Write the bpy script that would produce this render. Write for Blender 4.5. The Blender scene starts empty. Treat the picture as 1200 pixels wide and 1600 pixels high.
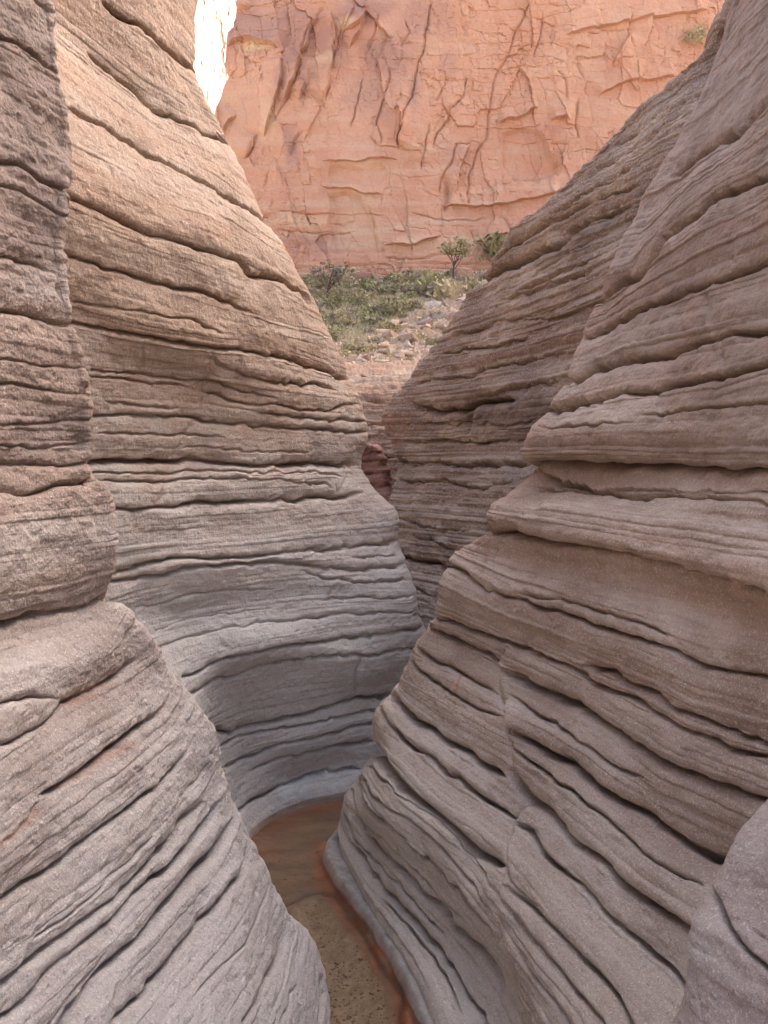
import bpy, math, random
import numpy as np
from mathutils import Vector

S = bpy.context.scene
COL = S.collection
EYE = 2.5
FPX = 1316.0
TH = math.atan(60.0 / FPX)

# ------------------------------------------------------------------ camera
cd = bpy.data.cameras.new("camera")
cam = bpy.data.objects.new("camera", cd)
COL.objects.link(cam)
cam.location = (0, 0, EYE)
cam.rotation_euler = (math.pi / 2 - TH, 0, 0)
cd.sensor_fit = 'VERTICAL'
cd.sensor_height = 24.0
cd.lens = 24.0 * FPX / 1600.0
cd.clip_start = 0.05
cd.clip_end = 2000.0
S.camera = cam

# ------------------------------------------------------------------ world, sun, exposure
SUN_EL, SUN_AZ = 41.0, 46.0          # azimuth measured from +Y towards +X
w = bpy.data.worlds.new("World")
S.world = w
w.use_nodes = True
wn = w.node_tree
bgn = wn.nodes['Background']
sky = wn.nodes.new('ShaderNodeTexSky')
sky.sky_type = 'NISHITA'
sky.sun_disc = False
sky.sun_elevation = math.radians(SUN_EL)
sky.sun_rotation = math.radians(SUN_AZ)
sky.air_density = 0.45
sky.dust_density = 9.0
sky.ozone_density = 0.2
wn.links.new(sky.outputs[0], bgn.inputs[0])
bgn.inputs[1].default_value = 0.15

sd = bpy.data.lights.new("sun", 'SUN')
sd.energy = 4.0
sd.angle = math.radians(0.5)
sd.color = (1.0, 0.95, 0.86)
sun = bpy.data.objects.new("sun", sd)
COL.objects.link(sun)
e, a = math.radians(SUN_EL), math.radians(SUN_AZ)
to_sun = Vector((math.sin(a) * math.cos(e), math.cos(a) * math.cos(e), math.sin(e)))
sun.rotation_euler = to_sun.to_track_quat('Z', 'Y').to_euler()
sun.location = (0, 0, 60)

S.render.engine = 'CYCLES'
S.render.resolution_x, S.render.resolution_y = 768, 1024
S.view_settings.view_transform = 'Standard'
S.view_settings.look = 'None'
S.view_settings.gamma = 1.0
S.view_settings.exposure = 2.75
S.cycles.max_bounces = 8
S.cycles.diffuse_bounces = 5

# ------------------------------------------------------------------ numpy helpers
cT, sT = math.cos(TH), math.sin(TH)

def unproj(px, py, Y):
    px = np.asarray(px, float); py = np.asarray(py, float); Y = np.asarray(Y, float)
    uu = (800.0 - py) / FPX
    dx = (px - 600.0) / FPX
    dy = cT + uu * sT
    dz = -sT + uu * cT
    t = Y / dy
    return np.stack([dx * t, Y, EYE + dz * t], -1)

def y_for_z(py, z):
    uu = (800.0 - py) / FPX
    return (z - EYE) * (cT + uu * sT) / (-sT + uu * cT)

def proj(P):
    z = P[..., 2] - EYE
    dep = P[..., 1] * cT - z * sT
    up = P[..., 1] * sT + z * cT
    dep = np.where(dep < 0.05, 0.05, dep)
    return 600 + FPX * P[..., 0] / dep, 800 - FPX * up / dep, dep

_rs = np.random.RandomState(7)
NT = 64
TAB = _rs.rand(NT, NT, NT).astype(np.float32)

def noise(x, y, z):
    """value noise, -1..1"""
    xi = np.floor(x); yi = np.floor(y); zi = np.floor(z)
    fx = (x - xi).astype(np.float32); fy = (y - yi).astype(np.float32); fz = (z - zi).astype(np.float32)
    xi = xi.astype(np.int64) & 63; yi = yi.astype(np.int64) & 63; zi = zi.astype(np.int64) & 63
    x1 = (xi + 1) & 63; y1 = (yi + 1) & 63; z1 = (zi + 1) & 63
    fx = fx * fx * (3 - 2 * fx); fy = fy * fy * (3 - 2 * fy); fz = fz * fz * (3 - 2 * fz)
    a = TAB[xi, yi, zi] * (1 - fx) + TAB[x1, yi, zi] * fx
    b = TAB[xi, y1, zi] * (1 - fx) + TAB[x1, y1, zi] * fx
    c = TAB[xi, yi, z1] * (1 - fx) + TAB[x1, yi, z1] * fx
    d = TAB[xi, y1, z1] * (1 - fx) + TAB[x1, y1, z1] * fx
    return ((a * (1 - fy) + b * fy) * (1 - fz) + (c * (1 - fy) + d * fy) * fz) * 2 - 1

def fbm(x, y, z, o=4, g=0.5):
    s = 0; am = 1.0; n = 0
    for i in range(o):
        k = 2.03 ** i
        s = s + am * noise(x * k + 11.3 * i, y * k + 5.7 * i, z * k + 3.1 * i)
        n += am; am *= g
    return s / n

def hermite(kn, V, xs):
    """cubic through V (n, ...) at knots kn, parabola tangents"""
    kn = np.asarray(kn, float); n = len(kn)
    h = np.diff(kn)
    sh = (-1,) + (1,) * (V.ndim - 1)
    sl = np.diff(V, axis=0) / h.reshape(sh)
    T = np.empty_like(V)
    T[0] = sl[0]; T[-1] = sl[-1]
    w0 = (h[1:] / (h[1:] + h[:-1])).reshape(sh)
    T[1:-1] = sl[:-1] * w0 + sl[1:] * (1 - w0)
    i = np.clip(np.searchsorted(kn, xs) - 1, 0, n - 2)
    hh = h[i].reshape(sh)
    t = ((xs - kn[i]) / h[i]).reshape(sh)
    t2 = t * t; t3 = t2 * t
    return (2*t3 - 3*t2 + 1) * V[i] + (t3 - 2*t2 + t) * hh * T[i] + (-2*t3 + 3*t2) * V[i+1] + (t3 - t2) * hh * T[i+1]

def resample(pts, K):
    """pts (n,3) px,py,Y -> K points, 1/Y linear"""
    p = np.array(pts, float)
    d = np.r_[0, np.cumsum(np.hypot(np.diff(p[:, 0]), np.diff(p[:, 1])))]
    s = np.linspace(0, d[-1], K)
    iy = np.interp(s, d, 1 / p[:, 2])
    return np.interp(s, d, p[:, 0]), np.interp(s, d, p[:, 1]), 1 / iy

def polyline_dist(X, Y, pts):
    """nearest signed distance (positive above), arc position, total length"""
    best = np.full(X.shape, 1e9); sg = np.zeros(X.shape); arc = np.zeros(X.shape)
    acc = 0.0
    for (x0, y0), (x1, y1) in zip(pts[:-1], pts[1:]):
        dx, dy = x1 - x0, y1 - y0
        L = math.hypot(dx, dy) + 1e-6
        t = np.clip(((X - x0) * dx + (Y - y0) * dy) / (L * L), 0, 1)
        qx = X - (x0 + t * dx); qy = Y - (y0 + t * dy)
        d = np.hypot(qx, qy)
        m = d < best
        best[m] = d[m]
        nx, ny = dy / L, -dx / L
        if ny > 0 or (ny == 0 and nx > 0): nx, ny = -nx, -ny
        sgn = np.where(qx * nx + qy * ny >= 0, 1.0, -1.0)
        sg[m] = sgn[m]
        arc[m] = acc + t[m] * L
        acc += L
    return best, sg, arc, acc

def layers(bed, smin, smax, seed, lo=-3.0, hi=12.0):
    r = np.random.RandomState(seed)
    n = int((hi - lo) / smin) + 4
    b = lo + np.cumsum(smin + (smax - smin) * r.rand(n) ** 2)
    b = b[b < hi + 1]
    H = r.rand(len(b) + 2) * 0.75 + 0.25
    i = np.clip(np.searchsorted(b, bed), 1, len(b) - 1)
    t = (bed - b[i-1]) / (b[i] - b[i-1])
    # undercut foot, rounded top
    prof = np.clip(t / 0.22, 0, 1) ** 0.6 * (1 - np.clip((t - 0.55) / 0.45, 0, 1) ** 2.2 * 0.8)
    return prof, H[i], i

def grid_mesh(name, P, attrs, mat, parent=None, closed=False):
    nv, nu = P.shape[:2]
    me = bpy.data.meshes.new(name)
    N = nv * nu
    me.vertices.add(N)
    me.vertices.foreach_set('co', P.reshape(-1).astype(np.float32))
    idx = np.arange(N).reshape(nv, nu)
    q = np.stack([idx[:-1, :-1], idx[:-1, 1:], idx[1:, 1:], idx[1:, :-1]], -1).reshape(-1, 4)
    nf = len(q)
    me.loops.add(nf * 4)
    me.loops.foreach_set('vertex_index', q.reshape(-1).astype(np.int32))
    me.polygons.add(nf)
    me.polygons.foreach_set('loop_start', (np.arange(nf) * 4).astype(np.int32))
    me.polygons.foreach_set('loop_total', np.full(nf, 4, np.int32))
    me.polygons.foreach_set('use_smooth', np.ones(nf, bool))
    me.update(calc_edges=True)
    for k, v in attrs.items():
        at = me.attributes.new(k, 'FLOAT', 'POINT')
        at.data.foreach_set('value', v.reshape(-1).astype(np.float32))
    me.materials.append(mat)
    o = bpy.data.objects.new(name, me)
    COL.objects.link(o)
    if parent: o.parent = parent
    return o

def tag(o, label=None, cat=None, group=None, kind=None):
    if label: o['label'] = label
    if cat: o['category'] = cat
    if group: o['group'] = group
    if kind: o['kind'] = kind
    return o

# ------------------------------------------------------------------ materials
class NT_:
    def __init__(s, name):
        s.m = bpy.data.materials.new(name); s.m.use_nodes = True
        s.t = s.m.node_tree; s.t.nodes.clear()
        s.out = s.t.nodes.new('ShaderNodeOutputMaterial')
        s.b = s.t.nodes.new('ShaderNodeBsdfPrincipled')
        s.t.links.new(s.b.outputs[0], s.out.inputs[0])
    def n(s, ty, **kw):
        x = s.t.nodes.new(ty)
        for k, v in kw.items(): setattr(x, k, v)
        return x
    def l(s, a, b): s.t.links.new(a, b)
    def attr(s, name):
        return s.n('ShaderNodeAttribute', attribute_name=name).outputs['Fac']
    def pos(s):
        return s.n('ShaderNodeNewGeometry').outputs['Position']
    def noise(s, vec, scale, detail=3, rough=0.55, sx=None):
        if sx:
            mp = s.n('ShaderNodeMapping'); mp.inputs['Scale'].default_value = sx
            s.l(vec, mp.inputs[0]); vec = mp.outputs[0]
        x = s.n('ShaderNodeTexNoise'); x.inputs['Scale'].default_value = scale
        x.inputs['Detail'].default_value = detail; x.inputs['Roughness'].default_value = rough
        s.l(vec, x.inputs['Vector']); return x.outputs['Fac']
    def ramp(s, fac, stops, interp='LINEAR'):
        r = s.n('ShaderNodeValToRGB'); cr = r.color_ramp; cr.interpolation = interp
        while len(cr.elements) < len(stops): cr.elements.new(0.5)
        for e_, (p, c) in zip(cr.elements, stops):
            e_.position = p
            e_.color = (c, c, c, 1) if isinstance(c, (int, float)) else (*c, 1)
        s.l(fac, r.inputs[0]); return r.outputs[0]
    def mix(s, fac, a, b, bt='MIX'):
        x = s.n('ShaderNodeMix', data_type='RGBA', blend_type=bt)
        x.clamp_factor = True
        for i, v in ((0, fac), (6, a), (7, b)):
            if isinstance(v, (int, float)): x.inputs[i].default_value = v
            elif isinstance(v, tuple): x.inputs[i].default_value = (*v, 1)
            else: s.l(v, x.inputs[i])
        return x.outputs[2]
    def math(s, op, a, b=0.0, c=0.0):
        x = s.n('ShaderNodeMath', operation=op)
        for i, v in enumerate((a, b, c)):
            if isinstance(v, (int, float)): x.inputs[i].default_value = v
            else: s.l(v, x.inputs[i])
        return x.outputs[0]
    def maprange(s, v, a, b, c=0.0, d=1.0):
        x = s.n('ShaderNodeMapRange'); x.inputs[1].default_value = a; x.inputs[2].default_value = b
        x.inputs[3].default_value = c; x.inputs[4].default_value = d
        s.l(v, x.inputs[0]); return x.outputs[0]
    def bump(s, h, st, dist, prev=None):
        x = s.n('ShaderNodeBump'); x.inputs['Strength'].default_value = st
        x.inputs['Distance'].default_value = dist
        s.l(h, x.inputs['Height'])
        if prev: s.l(prev, x.inputs['Normal'])
        return x.outputs[0]

def rock_mat(name, warm, pale, grey, dark, zg=(0.6, 1.5), grain=60.0, rough=0.85, bumpd=0.004):
    warm, pale, grey, dark = [tuple(x * 0.84 for x in c_) for c_ in (warm, pale, grey, dark)]
    M = NT_(name)
    pos = M.pos()
    bed = M.attr('bed')
    cmb = M.n('ShaderNodeCombineXYZ')
    sp = M.n('ShaderNodeSeparateXYZ'); M.l(pos, sp.inputs[0])
    M.l(M.math('MULTIPLY', sp.outputs[0], 0.35), cmb.inputs[0])
    M.l(M.math('MULTIPLY', sp.outputs[1], 0.35), cmb.inputs[1])
    M.l(M.math('MULTIPLY', bed, 5.0), cmb.inputs[2])
    band = M.noise(cmb.outputs[0], 1.0, 4, 0.6)
    band2 = M.noise(cmb.outputs[0], 5.0, 3, 0.6)
    blot = M.noise(pos, 1.7, 4, 0.6)
    blot2 = M.noise(pos, 6.0, 4, 0.65)
    c = M.mix(M.ramp(band, [(0.42, 0.0), (0.58, 1.0)]), warm, pale)
    c = M.mix(M.ramp(blot, [(0.42, 0.0), (0.66, 0.7)]), c, dark)
    zz = M.math('ADD', sp.outputs[2], M.math('MULTIPLY', M.math('SUBTRACT', blot, 0.5), 1.6))
    g = M.maprange(zz, zg[1], zg[0])
    c = M.mix(M.math('MULTIPLY', g, 0.85), c, grey)
    keep = M.math('SUBTRACT', 1.0, M.math('MULTIPLY', g, 0.7))
    c = M.mix(M.math('MULTIPLY', keep, M.ramp(band2, [(0.45, 0.0), (0.62, 0.5)])), c, dark)
    c = M.mix(M.math('MULTIPLY', keep, M.ramp(blot2, [(0.50, 0.0), (0.72, 0.35)])), c, warm)
    # mineral specks
    sp1 = M.noise(pos, grain * 2.0, 2, 0.7)
    c = M.mix(M.ramp(sp1, [(0.56, 0.0), (0.66, 0.45)]), c, tuple(min(0.8, x * 1.7 + 0.03) for x in pale))
    sp2 = M.noise(pos, grain * 1.35, 2, 0.7)
    c = M.mix(M.ramp(sp2, [(0.60, 0.0), (0.70, 0.45)]), c, tuple(x * 0.45 for x in dark))
    c = M.mix(M.attr('dark_zone'), c, M.mix(M.ramp(blot2, [(0.4, 0.0), (0.6, 1.0)]), tuple(x * 0.72 for x in dark), tuple(x * 1.05 for x in dark)))
    c = M.mix(M.attr('stain'), c, (0.42, 0.15, 0.05))
    c = M.mix(M.attr('pale'), c, (0.68, 0.70, 0.68))
    c = M.mix(M.attr('iron'), c, (0.30, 0.14, 0.085))
    M.l(c, M.b.inputs['Base Color'])
    M.b.inputs['Roughness'].default_value = rough
    M.b.inputs['Specular IOR Level'].default_value = 0.3
    cm2 = M.n('ShaderNodeCombineXYZ')
    M.l(M.math('MULTIPLY', sp.outputs[0], 3.0), cm2.inputs[0])
    M.l(M.math('MULTIPLY', sp.outputs[1], 3.0), cm2.inputs[1])
    M.l(M.math('MULTIPLY', bed, 45.0), cm2.inputs[2])
    b1 = M.noise(cm2.outputs[0], 1.0, 4, 0.65)
    b2 = M.noise(pos, grain, 5, 0.7)
    nb = M.bump(b1, 0.55, bumpd * 3.0)
    nb = M.bump(b2, 0.9, bumpd * 2.6, nb)
    nb = M.bump(M.noise(pos, grain * 0.33, 4, 0.65), 0.7, bumpd * 4.0, nb)
    M.l(nb, M.b.inputs['Normal'])
    return M.m

M_left = rock_mat('left_rock', (0.40, 0.295, 0.23), (0.56, 0.48, 0.42), (0.56, 0.54, 0.525), (0.27, 0.20, 0.165), zg=(0.9, 2.5))
M_curve = rock_mat('curved_rock', (0.46, 0.31, 0.215), (0.55, 0.43, 0.335), (0.62, 0.625, 0.61), (0.36, 0.25, 0.18), zg=(1.6, 3.3), grain=45)
M_right = rock_mat('right_rock', (0.47, 0.33, 0.245), (0.64, 0.53, 0.445), (0.58, 0.535, 0.48), (0.34, 0.24, 0.18), zg=(0.2, 2.0))
M_back = rock_mat('back_rock', (0.33, 0.225, 0.155), (0.48, 0.38, 0.285), (0.40, 0.35, 0.30), (0.19, 0.13, 0.10), zg=(0.2, 1.6), grain=30)
M_far = rock_mat('far_ledge_rock', (0.44, 0.28, 0.17), (0.50, 0.38, 0.27), (0.30, 0.29, 0.27), (0.30, 0.17, 0.11), zg=(-3.0, -2.0), grain=20)
M_dark = rock_mat('dark_ledge_rock', (0.30, 0.14, 0.10), (0.36, 0.22, 0.17), (0.30, 0.29, 0.27), (0.18, 0.09, 0.07), zg=(-3.0, -2.0), grain=25)
M_bould = rock_mat('boulder_rock', (0.42, 0.34, 0.30), (0.48, 0.43, 0.40), (0.44, 0.43, 0.42), (0.32, 0.26, 0.24), zg=(0.8, 1.8), grain=70)

# ------------------------------------------------------------------ wall builder
def wall(name, rows, mat, back, beyond, top, crev=(), joints=(), K=9, nvis=300, nrow_px=2.0, nback=50, nbey=50,
         caps=24, seed=1, lam=1.0, stains=(), pales=(), irons=(), dark_zone=(), bottom=True, rough=1.0, L1=0.35, rtop=0.0, steps=()):
    W = []; Zn = []
    for r in rows:
        if isinstance(r, dict):
            pts = [(x, y, y_for_z(y, r['z'])) for x, y in r['p']]
        else:
            pts = r
        px, py, Y = resample(pts, K)
        W.append(unproj(px, py, Y))
    W = np.array(W)                                     # (R,K,3)
    R = len(W)
    # behind the silhouette (wraps away) and beyond the frame
    P0 = W[:, :1]
    bk = np.concatenate([P0 + np.array(b, float) for b in reversed(back)], 1)
    PE = W[:, -1:]
    be = np.concatenate([PE + np.array(b, float) for b in beyond], 1)
    G = np.concatenate([bk, W, be], 1)
    nb, ne = len(back), len(beyond)
    # top caps and foot
    tops = [G[:1] + np.array(t, float) for t in reversed(top)]
    G = np.concatenate(tops + [G], 0)
    nt = len(top)
    if bottom:
        G = np.concatenate([G, G[-1:] + np.array((0, 0, -0.35))], 0)
    # column knots
    dk = np.linalg.norm(np.diff(G[nt:nt+R], axis=1), axis=2).mean(0)
    ku = np.r_[0, np.cumsum(dk)]
    us = [np.linspace(ku[0], ku[nb], nback, endpoint=False),
          np.linspace(ku[nb], ku[nb + K - 1], nvis, endpoint=False),
          np.linspace(ku[nb + K - 1], ku[-1], nbey)]
    us = np.concatenate(us)
    # row knots from pixel spacing
    pr_ = [proj(G[nt + i, nb:nb + K]) for i in range(R)]
    kv = [pr_[0][1].mean()]
    for i in range(1, R):
        dd = np.hypot(pr_[i][0] - pr_[i-1][0], pr_[i][1] - pr_[i-1][1])[:max(3, K * 2 // 3)]
        kv.append(kv[-1] + max(5.0, 0.6 * dd.mean() + 0.4 * dd.max()))
    for i in range(nt): kv.insert(0, kv[0] - 150)
    if bottom: kv.append(kv[-1] + 60)
    kv = np.array(kv)
    vs = [np.linspace(kv[0], kv[nt], caps, endpoint=False),
          np.arange(kv[nt], kv[nt + R - 1], nrow_px), np.linspace(kv[nt + R - 1], kv[-1], 10)]
    vs = np.concatenate(vs)
    Zr = G[:, nb:nb + K, 2].mean(1)
    P = hermite(kv, G, vs)
    P = np.transpose(hermite(ku, np.ascontiguousarray(np.transpose(P, (1, 0, 2))), us), (1, 0, 2))
    bed = np.interp(vs, kv, Zr)[:, None] + np.zeros(len(us))[None, :]
    # keep true level outside the traced part
    du = np.gradient(P, axis=1); dv = np.gradient(P, axis=0)
    N = np.cross(du, dv); N /= (np.linalg.norm(N, axis=2, keepdims=True) + 1e-9)
    mid = N[len(vs)//2, nback + nvis//2]; pm = P[len(vs)//2, nback + nvis//2]
    if np.dot(mid, np.array((0, 0, EYE)) - pm) < 0: N = -N
    # smooth normals a little so grooves do not fold
    X, Y, Z = P[..., 0], P[..., 1], P[..., 2]
    px, py, dep = proj(P)
    msc = np.clip(dep, 0.5, 60) / FPX
    jx = fbm(X * 5 + seed, Y * 5, Z * 5, 3) * 5.0 / 1.0
    jy = fbm(X * 6 + 40 + seed, Y * 6, Z * 6, 3) * 6.0 + fbm(X * 20, Y * 20, Z * 20 + 9, 3, 0.6) * 3.6
    wx = px + jx; wy = py + jy
    sharp = np.zeros(P.shape[:2]); broad = np.zeros(P.shape[:2]); lip = np.zeros(P.shape[:2])
    mod = 0.95 + 0.55 * fbm(X * 2.2, Y * 2.2, Z * 2.2 + seed, 3)
    mods = np.clip(1.05 + 1.2 * fbm(X * 3.6, Y * 3.6, Z * 5 + seed * 2, 3), 0.45, 1.6)
    for c in crev:
        wd, dk_, pts = c[0], c[1], c[2]
        R_ = wd * 16 + 12
        xs = [p[0] for p in pts]; ys = [p[1] for p in pts]
        m = (wx > min(xs) - R_) & (wx < max(xs) + R_) & (wy > min(ys) - R_) & (wy < max(ys) + R_)
        if not m.any(): continue
        d, sg, arc, tot = polyline_dist(wx[m], wy[m], pts)
        e0 = 0 if pts[0][0] <= 2 or pts[0][0] >= 1195 or (len(c) > 3 and 'a' in c[3]) else 1
        e1 = 0 if pts[-1][0] <= 2 or pts[-1][0] >= 1195 or (len(c) > 3 and 'b' in c[3]) else 1
        tp = np.ones(len(d))
        if e0: tp *= np.clip(arc / 30 + 0.15, 0, 1)
        if e1: tp *= np.clip((tot - arc) / 30 + 0.15, 0, 1)
        ab = sg > 0
        A = dk_ * wd * tp * mod[m]
        s1 = np.where(ab, np.exp(-(d / (0.34 * wd + 0.6)) ** 2), np.exp(-(d / (0.55 * wd + 0.5)) ** 1.5))
        s2 = np.where(ab, 0.55 * np.exp(-(d / (3.3 * wd)) ** 1.15), 0.50 * np.exp(-(d / (4.4 * wd)) ** 0.9))
        s3 = np.where(ab, 0.10 * np.exp(-((d - 2.2 * wd) / (1.3 * wd)) ** 2), 0)
        fade = np.clip((R_ - d) / R_ * 3, 0, 1)
        sharp[m] = np.maximum(sharp[m], 1.7 * A * s1 * mods[m])
        broad[m] = np.maximum(broad[m], A * s2 * fade)
        lip[m] = np.maximum(lip[m], A * s3)
    jd = np.zeros(P.shape[:2])
    for wd, dk_, pts in joints:
        R_ = wd * 5 + 8
        xs = [p[0] for p in pts]; ys = [p[1] for p in pts]
        m = (wx > min(xs) - R_) & (wx < max(xs) + R_) & (wy > min(ys) - R_) & (wy < max(ys) + R_)
        if not m.any(): continue
        d, sg, arc, tot = polyline_dist(wx[m], wy[m], pts)
        tp = np.clip(arc / 15, 0, 1) * np.clip((tot - arc) / 15, 0, 1)
        jd[m] = np.maximum(jd[m], dk_ * wd * np.exp(-(d / wd) ** 1.5) * tp * mod[m])
    disp = (-sharp - broad + lip - jd) * msc
    # one-sided steps (block faces): side 'l' or 'r' of the line stands proud
    for h, wd, side, pts in steps:
        R_ = wd * 4
        xs = [p[0] for p in pts]; ys = [p[1] for p in pts]
        m = (wx > min(xs) - R_) & (wx < max(xs) + R_) & (wy > min(ys) - R_) & (wy < max(ys) + R_)
        if not m.any(): continue
        d, sg, arc, tot = polyline_dist(wx[m], wy[m], pts)
        # left/right by x against the line's interpolated x
        lx = np.interp(wy[m], ys, xs)
        sd_ = np.where(wx[m] < lx, 1.0, 0.0) if side == 'l' else np.where(wx[m] > lx, 1.0, 0.0)
        if side in 'ud':
            sd_ = (sg > 0) * 1.0 if side == 'u' else (sg < 0) * 1.0
        tp = np.clip(arc / (wd * .6), 0, 1) * np.clip((tot - arc) / (wd * .6), 0, 1)
        disp[m] += h * sd_ * np.exp(-d / wd) * tp * msc[m]
    # layers
    wb = bed + 0.020 * fbm(X * 1.3, Y * 1.3, Z * 1.3 + seed * 3, 3) + 0.006 * fbm(X * 9, Y * 9, Z * 9, 2)
    prof, H, ii = layers(wb, 0.09, 0.30, seed)
    out = np.ones(P.shape[:2]) * L1
    off = np.clip((np.maximum(-px, px - 1200)) / 80, 0, 1)
    out = out + (1.0 - L1) * off
    m1 = 0.7 + 0.6 * fbm(X * 1.1, Y * 1.1, ii * 7.13 + seed, 2)
    disp += out * 0.040 * prof * H * m1
    wb2 = bed + 0.010 * fbm(X * 2.3, Y * 2.3, Z * 2.3 + seed * 5, 3) + 0.003 * fbm(X * 14, Y * 14, Z * 14, 2)
    prof2, H2, i2 = layers(wb2, 0.022, 0.085, seed + 50)
    m2 = np.clip(0.45 + 1.2 * fbm(X * 1.4, Y * 1.4, i2 * 3.7 + seed, 3), 0.0, 1.3)
    disp += lam * 0.0135 * prof2 * H2 * m2
    # weathering
    rough = rough * (1 + rtop * np.clip((Z - 2.2) / 0.6, 0, 1))
    disp += 0.030 * fbm(X * 1.4, Y * 1.4, Z * 1.4 + seed, 2)
    disp += rough * 0.013 * fbm(X * 6, Y * 6, Z * 9 + seed, 3)
    disp += rough * 0.0060 * fbm(X * 26, Y * 26, Z * 34, 3, 0.6)
    pit = fbm(X * 11 + 3, Y * 11, Z * 15, 3)
    disp -= rough * 0.020 * np.clip(pit - 0.34, 0, 1)
    Q = P + N * disp[..., None]
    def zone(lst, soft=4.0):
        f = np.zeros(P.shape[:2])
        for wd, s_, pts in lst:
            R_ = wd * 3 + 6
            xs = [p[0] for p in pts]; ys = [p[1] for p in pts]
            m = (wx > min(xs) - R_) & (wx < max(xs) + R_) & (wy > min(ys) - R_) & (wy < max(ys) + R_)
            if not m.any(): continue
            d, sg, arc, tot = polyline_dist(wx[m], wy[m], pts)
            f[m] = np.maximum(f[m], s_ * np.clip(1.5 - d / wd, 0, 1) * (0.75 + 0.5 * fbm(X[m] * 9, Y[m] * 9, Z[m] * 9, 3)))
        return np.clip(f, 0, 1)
    o = grid_mesh(name, Q, dict(bed=bed, stain=zone(stains), pale=zone(pales), iron=zone(irons), dark_zone=zone(dark_zone)), mat)
    return o

def Zrow(z, *p): return dict(z=EYE - z, p=p)

# ================================================================== A: near left wall
rowsA = [
 [(70,-200,3.0),(0,-235,2.75)],
 [(75,0,3.0),(0,-20,2.75)],
 [(92,117,3.02),(0,60,2.75)],
 [(109,225,3.05),(60,200,2.9),(0,165,2.75)],
 [(103,297,3.0),(60,283,2.9),(0,252,2.72)],
 [(93,395,3.0),(50,385,2.88),(0,370,2.72)],
 [(115,506,3.05),(60,495,2.88),(0,483,2.72)],
 [(138,618,3.12),(70,605,2.9),(0,598,2.68)],
 [(139,690,3.15),(70,690,2.92),(0,690,2.68)],
 [(142,738,3.15),(80,744,2.92),(0,748,2.68)],
 [(166,762,3.20),(80,776,2.89),(0,782,2.62)],
 [(176,805,3.22),(80,815,2.88),(0,825,2.60)],
 [(179,890,3.25),(100,915,2.97),(0,935,2.58)],
 [(172,928,3.28),(100,958,3.02),(0,985,2.64)],
 [(205,955,3.35),(180,1000,3.2),(100,1050,2.85),(0,1085,2.5)],
 [(245,1010,3.5),(205,1040,3.33),(104,1097,2.85),(0,1165,2.42)],
 [(275,1058,3.6),(250,1115,3.38),(172,1172,2.95),(70,1242,2.55),(0,1300,2.3)],
 [(330,1120,3.7),(299,1175,3.5),(212,1257,2.98),(95,1347,2.55),(0,1422,2.25)],
 [(350,1190,3.75),(325,1252,3.55),(262,1325,3.1),(140,1435,2.6),(0,1545,2.2)],
 [(370,1250,3.8),(355,1312,3.55),(300,1380,3.15),(200,1480,2.7),(80,1600,2.32),(0,1680,2.1)],
 [(400,1315,3.85),(391,1345,3.7),(350,1407,3.3),(277,1485,2.95),(177,1600,2.5),(60,1740,2.1),(-60,1880,1.8)],
 [(452,1430,3.85),(449,1462,3.7),(420,1520,3.35),(375,1600,2.95),(300,1700,2.6),(150,1900,2.15),(0,2100,1.85)],
 [(500,1500,3.9),(506,1550,3.7),(492,1620,3.4),(440,1750,2.95),(350,1950,2.42),(200,2250,1.9)],
 [(514,1600,3.78),(512,1660,3.5),(490,1760,3.15),(430,1930,2.7),(300,2250,2.1)],
]
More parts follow.
